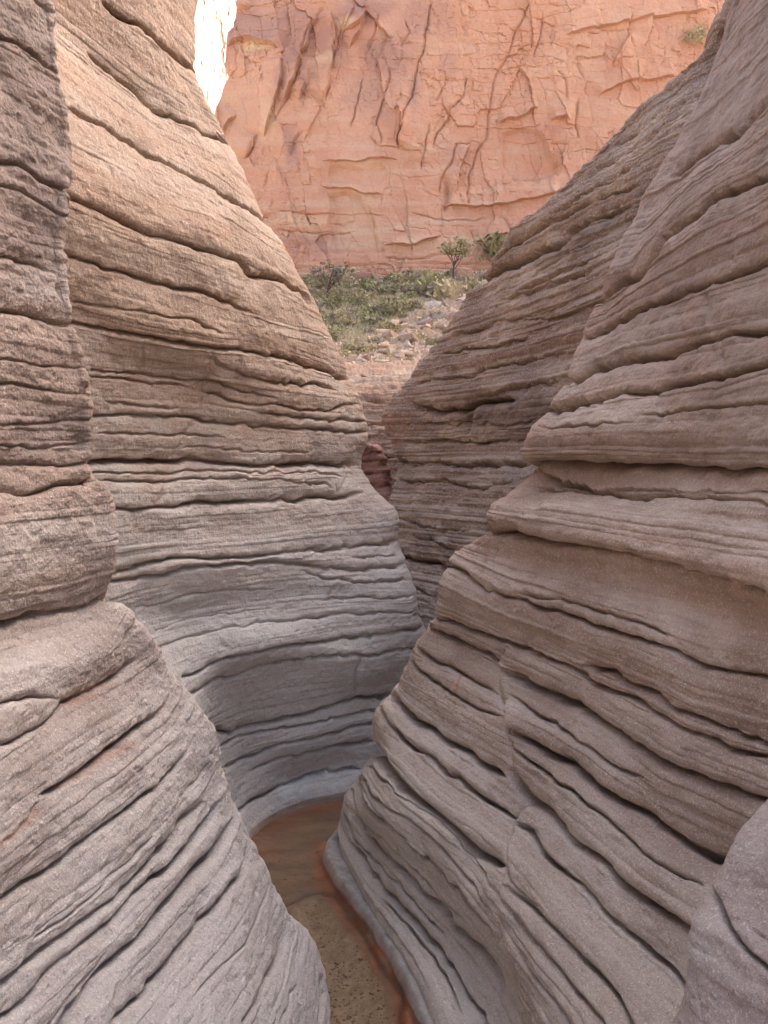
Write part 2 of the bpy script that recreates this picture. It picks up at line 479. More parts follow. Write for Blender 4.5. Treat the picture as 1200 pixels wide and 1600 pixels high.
crA = [
 (4,1.6,[(0,60),(30,68),(65,88),(92,117)]),
 (4,1.5,[(40,0),(60,8),(80,20)]),
 (6,1.8,[(0,252),(30,262),(60,283),(102,297)],'b'),
 (3.5,1.4,[(0,288),(30,300),(65,320),(100,340)],'b'),
 (3.5,1.4,[(0,400),(30,405),(55,412),(85,428)]),
 (4.5,1.8,[(0,483),(30,488),(55,495),(80,503),(115,506)],'b'),
 (3,1.4,[(0,598),(40,600),(90,610),(135,618)],'b'),
 (2.5,1.3,[(0,560),(50,565),(110,572),(140,570)],'b'),
 (3,1.4,[(0,660),(60,664),(110,660),(143,655)],'b'),
 (3,1.4,[(0,695),(60,700),(143,690)],'b'),
 (3.5,1.5,[(0,728),(60,722),(100,728),(142,722)],'b'),
 (6,1.7,[(0,762),(50,765),(90,757),(120,751),(145,750)],'b'),
 (6.5,2.0,[(0,977),(30,975),(65,963),(110,955),(150,945),(178,930)],'b'),
 (4,1.6,[(0,1100),(30,1091),(60,1088),(100,1092)]),
 (5,1.9,[(0,1165),(20,1158),(45,1147),(68,1136),(85,1125),(98,1112),(104,1097),(125,1086),(150,1076),(165,1065),(180,1054),(195,1045),(205,1035),(215,1028)]),
 (7.5,2.1,[(70,1242),(90,1231),(115,1216),(135,1200),(155,1185),(172,1172),(190,1160),(205,1145),(222,1131),(237,1126),(250,1118),(258,1108)]),
 (5.5,2.0,[(0,1422),(12,1405),(25,1397),(50,1377),(75,1362),(95,1347),(112,1332),(122,1319),(140,1310),(155,1297),(170,1287),(190,1272),(212,1257),(235,1237),(252,1227),(260,1215),(275,1200),(290,1185),(299,1175)]),
 (3,1.4,[(60,1470),(110,1430),(150,1395),(175,1365),(210,1335),(240,1310)]),
 (6,1.8,[(0,1545),(25,1525),(57,1500),(87,1475),(112,1455),(140,1435),(162,1415),(190,1395),(212,1372),(237,1350),(262,1325),(285,1300),(290,1282),(310,1265),(325,1252)]),
 (6,1.8,[(0,1595),(30,1577),(50,1557),(75,1525),(95,1507),(112,1490),(132,1475),(150,1460),(175,1440),(195,1415),(212,1397),(240,1375),(262,1360),(280,1347),(295,1327),(310,1312),(322,1292),(335,1275),(347,1250)]),
 (8,2.0,[(102,1600),(117,1572),(132,1555),(150,1525),(167,1507),(185,1495),(200,1480),(220,1467),(232,1452),(252,1432),(270,1410),(287,1387),(300,1375),(315,1357),(330,1342),(345,1327),(355,1312),(365,1295),(370,1280)],'a'),
 (4,1.6,[(82,1600),(107,1562),(125,1540),(150,1513),(165,1490)],'a'),
 (5,1.9,[(177,1600),(185,1587),(200,1577),(215,1557),(230,1545),(232,1535),(245,1525),(257,1512),(270,1495),(280,1482),(300,1462),(317,1435),(337,1422),(350,1407),(365,1390),(377,1372),(386,1360),(391,1342),(392,1325)],'a'),
 (5,1.7,[(375,1600),(392,1580),(405,1560),(412,1540),(420,1520),(435,1502),(444,1482),(449,1462),(450,1440)],'a'),
 (2.5,1.2,[(300,1562),(322,1532),(345,1507),(362,1492),(385,1475),(397,1450),(412,1415),(422,1400),(426,1377)]),
 (3.2,1.4,[(437,1600),(450,1572),(455,1547),(465,1540)]),
 (2.5,1.2,[(465,1525),(470,1500),(472,1470)]),
 (2.5,1.2,[(497,1600),(505,1575),(507,1550),(504,1525)]),
 (3,1.4,[(262,1210),(277,1195),(297,1175),(305,1150)]),
 (3,1.3,[(285,1250),(300,1235),(320,1215),(330,1190)]),
]
jtA = [(4,1.4,[(70,1242),(60,1265),(45,1285),(30,1300),(0,1320)]), (3,1.3,[(10,1400),(12,1440),(20,1470)]),
       (3.5,1.5,[(70,900),(76,910),(82,915)]), (4,1.4,[(80,1283),(90,1288),(97,1290)]), (3,1.4,[(60,905),(66,900)])]
A = wall('rock_wall', rowsA, M_left, back=[(-0.05,0.10,0),(-0.25,0.35,0),(-0.9,0.8,0)],
         beyond=[(-0.10,-0.9,0),(-0.25,-2.2,0),(-0.9,-4,0),(-3.5,-5,0)], top=[(-0.25,0.05,0.25),(-1.1,0.3,0.45),(-5,1,0.8)],
         crev=[(c[0],c[1]*(1.3 if c[2][0][1] < 900 else 1.6),*c[2:]) for c in crA], joints=jtA, nvis=240, nrow_px=1.25, seed=3, lam=0.8, rough=1.2, rtop=0.5, L1=0.12, dark_zone=[(60,0.95,[(0,40),(60,120),(60,260),(30,380)]),(45,0.8,[(0,690),(120,680)]),(30,0.5,[(40,580),(120,560)])],  # dark zones here are the weathered upper rock
         irons=[(4,0.55,[(65,1265),(45,1285),(20,1305),(0,1318)]), (5,0.6,[(150,1085),(104,1100),(108,1092),(165,1068)]), (6,0.45,[(100,1225),(140,1203),(180,1178),(215,1158)])])
tag(A, 'near grey and tan layered rock wall filling the left edge, its foot bulging into the streambed', 'rock wall')

# ================================================================== B: curved left wall
rowsB = [
 [(275,-260,4.9),(150,-340,4.4),(0,-430,4.0)],
 [(277,-60,5.0),(200,-130,4.5),(60,-230,4.0)],
 [(288,114,5.1),(260,72,4.85),(200,32,4.55),(160,0,4.4),(60,-70,4.0)],
 [(341,212,5.5),(295,192,5.1),(210,145,4.7),(135,85,4.36),(50,20,4.0)],
 [(413,348,5.9),(350,300,5.3),(240,245,4.7),(108,170,4.1),(40,130,3.85)],
 [(485,470,6.4),(425,430,5.8),(340,395,5.1),(225,360,4.5),(105,310,4.0),(40,285,3.8)],
 [(508,520,6.6),(400,490,5.6),(280,450,4.85),(170,420,4.35),(92,395,4.05),(30,375,3.85)],
 [(538,590,6.9),(430,555,5.9),(320,545,5.15),(215,527,4.65),(115,505,4.3),(30,485,4.0)],
 [(556,628,7.0),(430,615,6.0),(305,595,5.3),(142,576,4.5),(40,560,4.1)],
 [(567,676,7.05),(430,666,6.1),(305,654,5.4),(146,646,4.6),(40,640,4.2)],
 [(558,724,7.0),(430,727,6.1),(267,722,5.3),(150,722,4.7),(40,722,4.3)],
 [(579,768,7.05),(430,780,6.1),(310,789,5.5),(179,794,4.85),(50,800,4.4)],
 [(612,806,7.15),(430,825,6.1),(300,835,5.5),(179,845,4.9),(50,855,4.4)],
 [(614,847,7.1),(497,857,6.4),(355,872,5.7),(242,880,5.2),(180,895,4.95),(60,925,4.4)],
 [(638,925,7.0),(500,930,6.4),(367,945,5.85),(251,965,5.4),(190,985,5.05),(80,1030,4.4)],
 [(655,984,7.0),(534,999,6.45),(409,1022,5.9),(317,1045,5.55),(250,1090,5.1),(180,1150,4.5)],
 [(672,1010,7.1),(555,1026,6.5),(430,1040,6.1),(330,1067,5.65),(250,1130,5.0),(190,1200,4.5)],
 [(680,1075,7.0),(609,1084,6.9),(534,1097,6.55),(430,1125,6.2),(347,1142,5.9),(290,1190,5.3),(240,1260,4.7)],
 [(680,1125,6.9),(572,1134,6.7),(497,1153,6.4),(388,1182,6.1),(353,1197,5.85),(300,1250,5.2),(260,1300,4.8)],
 [(680,1190,6.75),(555,1201,6.65),(472,1217,6.45),(413,1240,6.1),(376,1261,5.85),(330,1320,5.3),(300,1370,4.9)],
 [(690,1232,6.65),(550,1240,6.55),(480,1252,6.35),(430,1272,6.1),(395,1302,5.82),(360,1350,5.35),(330,1400,4.9)],
]
crB = [
 (4.5,1.6,[(160,0),(200,30),(230,45),(260,70),(305,108)],'b'),
 (3.5,1.4,[(135,85),(170,115),(210,145),(250,175),(295,192),(325,210),(355,220)],'b'),
 (3.2,1.6,[(108,170),(150,190),(190,215),(240,245),(300,275),(350,300),(400,330),(425,350)],'ab'),
 (4.5,1.7,[(105,310),(140,320),(180,338),(225,360),(280,375),(340,395),(380,410),(400,430),(425,430),(450,440),(475,455),(485,470)],'ab'),
 (3.8,1.7,[(92,395),(130,405),(170,420),(220,435),(280,450),(340,462),(370,480),(400,490)],'a'),
 (2,1.2,[(110,470),(170,478),(240,490),(300,500),(350,520)]),
 (3.6,1.9,[(115,505),(165,515),(215,527),(270,535),(320,545),(380,550),(430,555),(480,570),(515,580),(540,592)],'ab'),
 (2.2,1.5,[(142,576),(180,582),(222,585),(262,589),(305,595),(342,600),(380,610),(430,622)],'a'),
 (2,1.4,[(142,587),(180,591),(212,596),(242,597),(295,604)],'a'),
 (2.6,1.6,[(330,552),(345,573),(367,582),(400,591),(430,597),(455,601),(490,602),(530,612)]),
 (2.2,1.5,[(162,622),(180,629),(225,634),(250,636),(280,636)]),
 (2.0,1.4,[(317,616),(355,621),(392,631),(430,632),(470,640),(520,640),(556,630)],'b'),
 (2.4,1.5,[(400,645),(457,650),(505,655),(535,656),(563,657)],'b'),
 (2.8,1.6,[(146,646),(192,649),(230,651),(270,651),(305,654),(345,659),(387,663),(397,667),(437,667),(490,670),(525,674),(567,676)],'ab'),
 (1.8,1.2,[(150,675),(230,678),(290,680),(350,682)]),
 (1.8,1.2,[(285,700),(330,701),(380,704),(430,705),(480,708)]),
 (5,2.2,[(150,722),(192,721),(230,721),(267,722),(305,720),(342,724),(387,727),(425,727),(462,725),(500,723),(550,722),(557,725)],'ab'),
 (2.2,1.4,[(140,739),(192,740),(255,742),(270,741),(292,737),(330,737),(370,739),(450,739),(480,738),(540,742)],'a'),
 (2.4,1.5,[(167,751),(242,754),(305,750),(380,750),(450,750),(470,755),(490,757),(512,756),(522,762)],'a'),
 (4.6,2.0,[(179,794),(217,796),(242,791),(280,790),(310,789),(330,785),(367,786),(405,784),(437,784),(462,779),(487,776),(522,775),(550,770),(567,770)],'a'),
 (3.6,1.8,[(180,895),(242,880),(297,870),(355,872),(430,867),(497,857),(555,854),(613,847)],'ab'),
 (3.6,1.7,[(180,909),(213,905),(251,899),(297,889),(347,884),(430,880),(492,884),(542,889),(622,887)],'ab'),
 (2.4,1.5,[(472,892),(522,905),(576,912),(632,907)],'b'),
 (2,1.3,[(540,866),(575,872),(614,866)],'b'),
 (1.6,1.1,[(209,953),(263,938),(305,928),(367,920),(430,922)]),
 (1.5,1.0,[(230,990),(280,972),(350,958),(430,950)]),
 (2.6,1.5,[(251,1009),(305,992),(367,978),(438,970),(513,959),(576,959),(651,960)],'ab'),
 (2,1.3,[(500,935),(560,935),(640,932)],'b'),
 (3.6,1.9,[(290,1057),(317,1045),(359,1032),(409,1022),(472,1009),(534,999),(597,992),(655,984)],'ab'),
 (3.4,1.8,[(305,1084),(330,1067),(367,1057),(430,1040),(492,1030),(555,1026),(651,1013)],'ab'),
 (4.4,2.0,[(340,1138),(347,1140),(363,1146),(397,1134),(430,1125),(480,1115),(534,1097),(609,1084)],'ab'),
 (3,1.7,[(350,1161),(388,1149),(451,1136),(534,1120),(605,1108)],'ab'),
 (3,1.7,[(353,1197),(388,1182),(438,1163),(497,1153),(572,1134),(600,1130)],'ab'),
 (3,1.7,[(391,1205),(410,1195),(447,1182),(513,1170),(580,1157)],'b'),
 (3.6,1.9,[(376,1261),(413,1240),(472,1217),(513,1207),(560,1200)],'ab'),
]
jtB = [(2.6,1.6,[(305,652),(295,677),(280,700),(268,722)]), (3,1.7,[(264,742),(265,750),(255,770),(245,792)]),
       (2.4,1.5,[(240,820),(238,835),(234,850)]), (2.2,1.6,[(225,530),(222,555),(222,584)]),
       (3.4,1.5,[(400,428),(388,450),(372,482)]), (3.5,1.4,[(522,915),(517,930),(513,950)]), (4,1.5,[(566,1022),(556,1050),(563,1085)]),
       (2.2,1.4,[(335,552),(322,600),(312,640)]), (2.6,1.5,[(522,752),(530,765),(524,780)]), (2.6,1.5,[(548,727),(545,745),(535,768)]),
       (2.5,1.3,[(318,545),(335,510),(350,480)]), (2.2,1.3,[(420,985),(408,1005),(400,1022)])]
B = wall('rock_wall', rowsB, M_curve, back=[(0.05,0.18,0),(-0.2,0.7,0),(-1.2,1.6,0),(-3.5,3,0)],
         beyond=[(-0.25,-0.30,0),(-0.8,-0.5,0)], top=[(-0.4,0.1,0.4),(-1.8,1.0,0.8),(-6,3,1.2)],
         crev=[(c[0],c[1]*(1.4 if c[2][0][1] < 960 else 0.95),*c[2:]) for c in crB], joints=jtB, nvis=260, nrow_px=1.1, seed=11, lam=0.65, rough=1.0, L1=0.12,
         steps=[(22,60,'u',[(70,470),(400,520)])][:0],
         pales=[(12,1.0,[(450,1232),(480,1224),(515,1213),(552,1207)]), (5,0.8,[(520,1228),(556,1216)])],
         irons=[(3,0.4,[(268,722),(245,790)]), (4,0.35,[(180,905),(240,893),(290,886)])])
tag(B, 'tall curved layered rock wall sweeping around the far side of the pool, tan above and grey below', 'rock wall')

# ================================================================== C: right wall
rowsC = [
 [(1190,-220,4.2),(1330,-330,3.6)],
 [(1155,-20,4.4),(1200,-80,4.1),(1290,-170,3.5)],
 [(1110,120,4.5),(1160,60,4.1),(1290,-50,3.35)],
 [(1018,285,4.6),(1060,262,4.3),(1110,230,3.95),(1200,155,3.45),(1290,70,3.0)],
 [(940,450,4.7),(967,443,4.5),(1030,373,4.05),(1107,317,3.6),(1200,270,3.1),(1290,215,2.75)],
 [(908,530,4.75),(963,503,4.35),(1047,467,3.8),(1107,443,3.45),(1200,410,3.0),(1290,375,2.65)],
 [(883,591,4.8),(967,563,4.15),(1073,543,3.5),(1200,512,2.93),(1290,490,2.6)],
 [(858,635,4.85),(947,617,4.15),(1040,600,3.55),(1120,588,3.15),(1200,563,2.85),(1290,540,2.55)],
 [(813,728,4.92),(950,732,4.0),(1080,737,3.25),(1200,742,2.72),(1290,745,2.4)],
 [(816,743,4.95),(950,749,4.03),(1080,753,3.27),(1200,758,2.74),(1290,760,2.42)],
 [(768,790,4.98),(900,805,4.0),(1050,825,3.2),(1200,850,2.66),(1290,865,2.4)],
 [(754,823,5.0),(850,852,4.25),(1000,880,3.35),(1100,905,2.95),(1200,927,2.6),(1290,950,2.35)],
 [(742,837,5.06),(850,865,4.30),(1000,893,3.40),(1100,918,3.0),(1200,941,2.65),(1290,963,2.4)],
 [(700,880,5.15),(790,930,4.5),(910,970,3.8),(1015,1005,3.25),(1100,1040,2.95),(1200,1060,2.6),(1290,1090,2.35)],
 [(679,955,5.2),(770,997,4.6),(867,1032,4.0),(990,1090,3.35),(1093,1147,2.9),(1200,1182,2.58),(1290,1220,2.3)],
 [(662,988,5.25),(737,1017,4.8),(833,1070,4.15),(933,1123,3.55),(1027,1187,3.1),(1100,1220,2.85),(1200,1262,2.5),(1290,1310,2.25)],
 [(632,1052,5.33),(700,1090,4.75),(800,1143,4.1),(893,1190,3.65),(967,1250,3.27),(1053,1300,2.95),(1130,1338,2.75),(1200,1385,2.5),(1290,1450,2.3)],
 [(614,1083,5.38),(640,1117,5.1),(707,1165,4.5),(788,1212,4.05),(850,1267,3.65),(940,1347,3.15),(1000,1400,2.9),(1073,1450,2.65),(1200,1550,2.3),(1290,1640,2.05)],
 [(588,1112,5.43),(627,1150,5.05),(697,1207,4.45),(770,1255,4.03),(833,1300,3.7),(907,1383,3.22),(973,1450,2.92),(1047,1507,2.7),(1150,1610,2.35),(1250,1720,2.05)],
 Zrow(1.738,(575,1155),(612,1212),(665,1260),(715,1305),(787,1350),(847,1437),(933,1523),(977,1600),(1100,1750),(1200,1900)),
 Zrow(2.0,(555,1210),(582,1275),(650,1335),(708,1392),(773,1475),(817,1550),(900,1680),(1000,1840),(1130,2050)),
 Zrow(2.187,(535,1245),(567,1302),(632,1367),(696,1433),(762,1508),(800,1570),(880,1720),(1000,1930),(1100,2150)),
 Zrow(2.35,(527,1280),(560,1345),(604,1396),(669,1465),(729,1556),(780,1640),(870,1800),(1000,2080)),
 Zrow(2.44,(528,1312),(545,1358),(570,1400),(600,1440),(650,1510),(690,1600),(760,1740),(880,2000)),
]
crC = [
 (6,1.9,[(1040,280),(1060,262),(1090,240),(1110,230),(1133,213),(1160,190),(1183,167),(1200,150)],'b'),
 (7,2.0,[(933,467),(943,460),(967,443),(990,432),(1000,420),(1017,398),(1030,373),(1057,350),(1083,337),(1107,317),(1133,300),(1167,283),(1200,270)],'ab'),
 (4,1.6,[(913,530),(943,518),(963,503),(980,497),(1013,477),(1047,467),(1073,457),(1107,443),(1150,430),(1200,410)],'ab'),
 (5.5,1.9,[(880,592),(900,587),(927,573),(943,572),(967,563),(987,557),(1017,557),(1047,553),(1073,543),(1093,533),(1133,523),(1167,517),(1200,512)],'ab'),
 (5,1.9,[(858,636),(910,627),(947,617),(980,612),(1013,608),(1040,600),(1083,593),(1120,588),(1150,583),(1167,577),(1200,563)],'ab'),
 (2.6,1.3,[(1000,647),(1050,643),(1100,638),(1150,632),(1200,627)]),
 (2,1.1,[(840,665),(880,664),(930,662),(990,660)]),
 (8,3.0,[(812,731),(850,731),(900,732),(967,733),(1033,735),(1100,738),(1167,740),(1200,744)],'ab'),
 (2.2,1.2,[(830,757),(900,764),(960,762),(1040,765),(1120,768),(1200,770)]),
 (3.6,1.7,[(820,742),(867,753),(917,760),(960,768),(1000,773),(1033,769),(1083,772),(1133,777),(1183,783),(1200,788)],'a'),
 (8,2.0,[(753,824),(800,840),(850,852),(900,857),(950,867),(1000,880),(1050,892),(1100,905),(1150,917),(1200,927)],'ab'),
 (4,1.7,[(700,882),(725,895),(750,920),(790,930),(850,950),(910,970),(960,987),(1015,1005),(1050,1015),(1100,1040),(1150,1050),(1200,1060)],'ab'),
 (3,1.1,[(800,928),(867,937),(933,953),(1000,973),(1047,993)]),
 (4.5,1.8,[(678,963),(710,977),(737,987),(770,997),(800,1004),(833,1017),(867,1032),(900,1047),(933,1070),(967,1083),(990,1090),(1017,1110),(1053,1130),(1093,1147),(1133,1167),(1167,1177),(1200,1182)],'ab'),
 (5,1.6,[(905,1040),(923,1042),(960,1052),(977,1067),(1017,1083),(1047,1103),(1077,1113),(1117,1133),(1167,1153),(1200,1162)]),
 (4,1.7,[(668,982),(700,997),(737,1017),(775,1032),(786,1040)],'a'),
 (3,1.4,[(655,1012),(680,1035),(705,1040),(740,1060),(775,1080)],'a'),
 (3,1.4,[(645,1035),(670,1062),(700,1080),(740,1105),(785,1120)],'a'),
 (7,2.0,[(790,1046),(800,1050),(833,1070),(867,1087),(900,1100),(933,1123),(967,1147),(993,1167),(1027,1187),(1067,1203),(1100,1220),(1150,1240),(1200,1252)]),
 (3,1.2,[(800,1085),(850,1120),(890,1150),(950,1190),(1010,1220)]),
 (6,1.9,[(795,1140),(833,1160),(867,1183),(893,1190),(910,1207),(933,1228),(967,1250),(1000,1263),(1027,1283),(1053,1300),(1083,1320),(1110,1332),(1140,1342)]),
 (3.2,1.6,[(800,1168),(820,1185),(843,1200),(867,1220),(897,1240),(923,1263),(950,1280),(980,1310),(1007,1333),(1047,1357),(1100,1380)]),
 (7.5,2.1,[(800,1205),(823,1243),(850,1267),(873,1293),(903,1323),(940,1347),(967,1377),(1000,1400),(1033,1427),(1073,1450),(1110,1480)]),
 (5,1.9,[(808,1282),(833,1300),(850,1333),(870,1353),(907,1383),(940,1417),(973,1450),(1013,1483),(1047,1507),(1063,1527),(1090,1560)]),
 (5.5,1.9,[(795,1390),(827,1413),(847,1437),(880,1463),(900,1490),(933,1523),(957,1550),(973,1587),(985,1620)]),
 (3.6,1.7,[(798,1415),(817,1450),(840,1477),(870,1510),(887,1537),(910,1563),(940,1598),(950,1620)]),
 (2.8,1.4,[(800,1470),(815,1500),(840,1540),(870,1580),(890,1610)]),
 (2.6,1.3,[(790,1345),(800,1380),(820,1400),(850,1425)]),
 (6,2.0,[(618,1092),(640,1117),(660,1132),(687,1150),(707,1165),(725,1170),(745,1187),(770,1200),(790,1213)],'a'),
 (4,1.8,[(600,1107),(607,1130),(627,1150),(650,1170),(677,1182),(697,1207),(715,1212),(737,1232),(770,1255),(797,1272),(812,1278)],'a'),
 (12,1.6,[(574,1165),(592,1187),(612,1212),(640,1240),(665,1260),(695,1283),(715,1305),(735,1330),(765,1338),(785,1348)],'a'),
 (2.6,1.5,[(570,1195),(592,1217),(612,1237),(640,1258),(670,1280),(695,1302),(715,1327),(740,1355),(765,1378)],'a'),
 (2.6,1.5,[(563,1215),(575,1240),(600,1262),(640,1290),(680,1325),(710,1360),(740,1395),(770,1425)],'a'),
 (4.2,1.8,[(557,1220),(562,1250),(582,1275),(600,1292),(625,1315),(650,1335),(672,1352),(683,1367),(692,1383),(708,1392),(725,1415),(742,1435),(758,1450),(773,1475)],'a'),
 (2.4,1.4,[(545,1235),(552,1265),(575,1300),(600,1320),(630,1345),(660,1375),(690,1415),(720,1440)],'a'),
 (4.4,1.9,[(545,1262),(557,1280),(567,1302),(587,1330),(612,1350),(631,1365),(648,1383),(662,1400),(679,1410),(696,1433),(700,1448),(725,1467),(746,1487),(762,1508),(775,1529),(781,1550)]),
 (2.4,1.4,[(535,1275),(548,1310),(570,1335),(595,1360),(625,1385),(655,1420),(690,1460)],'a'),
 (4,1.8,[(540,1310),(575,1360),(604,1396),(642,1433),(669,1465),(690,1487),(712,1527),(729,1556),(750,1579),(765,1610)]),
 (2.6,1.5,[(590,1400),(620,1430),(650,1465),(680,1500),(705,1545),(725,1590)]),
]
jtC = [(4,1.8,[(792,1007),(779,1030),(785,1047),(790,1120),(800,1170),(805,1215),(825,1240),(815,1275),(808,1290),(795,1325),(792,1375),(785,1420),(778,1450),(776,1480),(790,1520),(800,1560)]),
       (2.4,1.5,[(757,850),(755,870),(753,890)]), (2.4,1.5,[(773,852),(766,875),(762,895)]), (3,1.5,[(817,948),(815,965),(812,985)]),
       (2.4,1.4,[(760,925),(758,945),(762,965)]), (4,1.5,[(1105,450),(1104,475),(1108,500)]), (3,1.3,[(1122,520),(1125,560),(1130,600)]), (3.5,1.5,[(1063,680),(1070,690),(1076,697)]), (3,1.4,[(967,468),(970,480),(966,492)]),
       (5,1.5,[(785,1500),(795,1520),(805,1540)])]
stC = [(10,40,'r',[(792,1012),(782,1035),(790,1120),(800,1165)]), (12,40,'r',[(825,1242),(812,1285),(795,1330),(792,1375),(780,1450)])]
C = wall('rock_wall', rowsC, M_right, back=[(0.03,0.14,0),(0.25,0.5,0),(1.2,1.2,0),(4,2,0)],
         beyond=[(0.12,-0.6,0),(0.3,-1.6,0),(0.9,-3.2,0),(3.5,-4.5,0)], top=[(0.3,0.05,0.3),(1.3,0.2,0.6),(6,0.5,1.0)],
         crev=[(c[0],c[1]*(2.3 if c[2][0][1] < 720 else 2.0),*c[2:]) for c in crC], joints=jtC, steps=stC, K=13, nvis=320, nrow_px=1.15, seed=23,  dark_zone=[(130,0.85,[(1200,40),(1120,330),(1080,500),(1150,560)]),(34,0.7,[(860,705),(1000,705),(1200,705)])], lam=1.15, rough=1.0, L1=0.36,  # darker tone over the upper beds and the strip above the deep seam
         stains=[(1.6,0.8,[(720,1045),(718,1065),(712,1080)]), (1.2,0.4,[(712,1080),(706,1110)])],
         irons=[(4,0.4,[(757,850),(752,895)])])
tag(C, 'large banded rock wall on the right, its wavy beds running down to the water', 'rock wall')

# ================================================================== D: right wall further back
rowsD = [
 [(1175,-70,6.0),(1260,-160,5.6)],
 [(1088,103,6.6),(1150,60,6.2),(1230,0,5.8)],
 [(985,189,7.2),(1060,135,6.7),(1180,60,6.0)],
 [(898,279,7.8),(980,225,7.1),(1100,150,6.2)],
 [(806,364,8.5),(880,320,7.7),(1000,262,6.7),(1060,230,6.2)],
 [(747,438,9.0),(833,393,8.1),(913,347,7.3),(1020,305,6.5)],
 [(698,518,9.5),(800,480,8.3),(900,445,7.3),(980,410,6.7)],
 [(645,588,9.9),(740,570,8.9),(830,548,8.1),(920,525,7.2),(980,505,6.8)],
 [(597,650,10.3),(700,645,9.2),(800,635,8.2),(880,625,7.5),(960,612,6.9)],
 [(616,705,10.3),(720,702,9.2),(820,700,8.2),(900,698,7.4)],
 [(618,752,10.2),(700,753,9.2),(780,757,8.3),(870,760,7.4)],
 [(600,820,10.2),(680,828,9.2),(760,838,8.2),(850,850,7.2)],
 [(600,880,10.0),(680,892,9.0),(760,908,8.0),(850,925,7.1)],
 [(600,960,9.8),(660,972,9.0),(750,995,8.0),(840,1010,7.4)],
 Zrow(2.5,(620,1086),(700,1125),(800,1180)),
]
crD = [
 (7,1.9,[(747,437),(780,423),(807,410),(833,393),(868,382),(880,363),(913,347),(947,333),(985,322)],'a'),
 (4,1.6,[(760,420),(800,385),(840,360),(880,335),(940,310),(1000,290)]),
 (3,1.5,[(810,455),(850,440),(900,415),(950,400)]),
 (3,1.5,[(713,527),(745,515),(775,505),(840,492),(900,470)]),
 (3,1.5,[(790,505),(840,500),(880,495),(905,485)]),
 (3,1.5,[(680,560),(730,548),(780,540),(840,525)]),
 (3.2,1.6,[(645,600),(700,588),(735,590),(775,572),(840,560),(890,550)]),
 (6,1.7,[(640,632),(680,645),(720,640),(740,628),(800,622)]),
 (3,1.4,[(740,620),(790,610),(850,600),(880,595)]),
 (3,1.5,[(622,690),(660,693),(700,688),(760,690),(830,688)]),
 (4.5,1.7,[(622,722),(680,722),(740,727),(800,724),(830,725)],'a'),
 (3,1.6,[(617,752),(660,752),(700,750),(735,765),(770,760),(810,752)]),
 (3,1.5,[(615,805),(640,815),(668,825),(700,828),(740,832)]),
 (3,1.5,[(640,835),(680,848),(720,860)]),
 (6,1.9,[(617,867),(635,872),(657,874),(682,880),(697,887),(720,893)],'a'),
 (3.5,1.8,[(640,918),(662,925),(680,932)]),
 (2.5,1.6,[(645,935),(665,942),(685,948)]),
 (2.5,1.4,[(650,665),(720,662),(790,665),(840,655)]),
 (3,1.4,[(900,290),(950,255),(1010,225),(1060,190)]),
 (2.6,1.4,[(860,340),(910,305),(960,285),(1010,255)]),
 (2.6,1.4,[(960,230),(1010,195),(1050,170)]),
 (2.6,1.4,[(830,430),(880,400),(930,372),(970,355)]),
 (2.6,1.4,[(780,470),(830,455),(870,440),(930,425)]),
]
jtD = [(4,1.5,[(775,505),(778,540),(772,575)]), (4,1.6,[(740,600),(735,640),(730,690)]), (3,1.5,[(870,430),(868,455),(862,480)]), (3,1.4,[(712,830),(710,850),(705,870)]), (3,1.5,[(820,395),(830,408)])]
D = wall('rock_wall', rowsD, M_back, back=[(0.05,0.25,0),(0.6,1.2,0.2),(3,3,0.5)],
         beyond=[(0.3,-0.4,0),(1.2,-0.6,0)], top=[(0.4,0.2,0.3),(2.0,0.8,0.7),(7,2,1.0)],
         crev=[(c[0],c[1]*1.35,*c[2:]) for c in crD], joints=jtD, nvis=260, nrow_px=1.25, seed=31, dark_zone=[(30,0.85,[(740,640),(850,650)]),(16,0.6,[(850,405),(960,345)]),(14,0.5,[(620,695),(640,760)])], lam=2.6, rough=2.2, L1=1.2,  # darker brown patches on the face
         irons=[(12,0.45,[(606,655),(612,690)])])
tag(D, 'rough finely layered brown rock wall behind the right wall, its rim sloping down to the gap', 'rock wall')

# ================================================================== lower right boulder
rowsG = [
 [(1290,1190,1.9),(1380,1210,1.6)],
 [(1200,1262,1.85),(1290,1275,1.6),(1380,1300,1.4)],
 [(1150,1322,1.82),(1220,1335,1.65),(1300,1350,1.48),(1380,1380,1.32)],
 [(1118,1395,1.80),(1200,1420,1.62),(1290,1450,1.43),(1380,1480,1.25)],
 [(1084,1446,1.78),(1150,1478,1.62),(1250,1530,1.40),(1380,1580,1.18)],
 [(1071,1505,1.76),(1130,1560,1.6),(1230,1620,1.38),(1360,1700,1.12)],
 [(1066,1565,1.74),(1110,1620,1.58),(1200,1720,1.35),(1330,1830,1.1)],
 [(1035,1650,1.72),(1080,1760,1.5),(1180,1900,1.25),(1300,2050,1.0)],
 [(1000,1850,1.66),(1050,1990,1.42),(1150,2200,1.1)],
 [(960,2150,1.52),(1020,2350,1.25),(1100,2600,1.0)],
 [(930,2700,1.25),(980,2900,1.08),(1050,3200,0.9)],
]
crG = [(8,1.5,[(1113,1388),(1122,1410),(1132,1440),(1150,1470),(1180,1500),(1210,1535)]),
       (3,1.2,[(1160,1440),(1185,1455),(1210,1480)]), (2.5,1.2,[(1075,1480),(1080,1530),(1090,1580),(1100,1620)])]
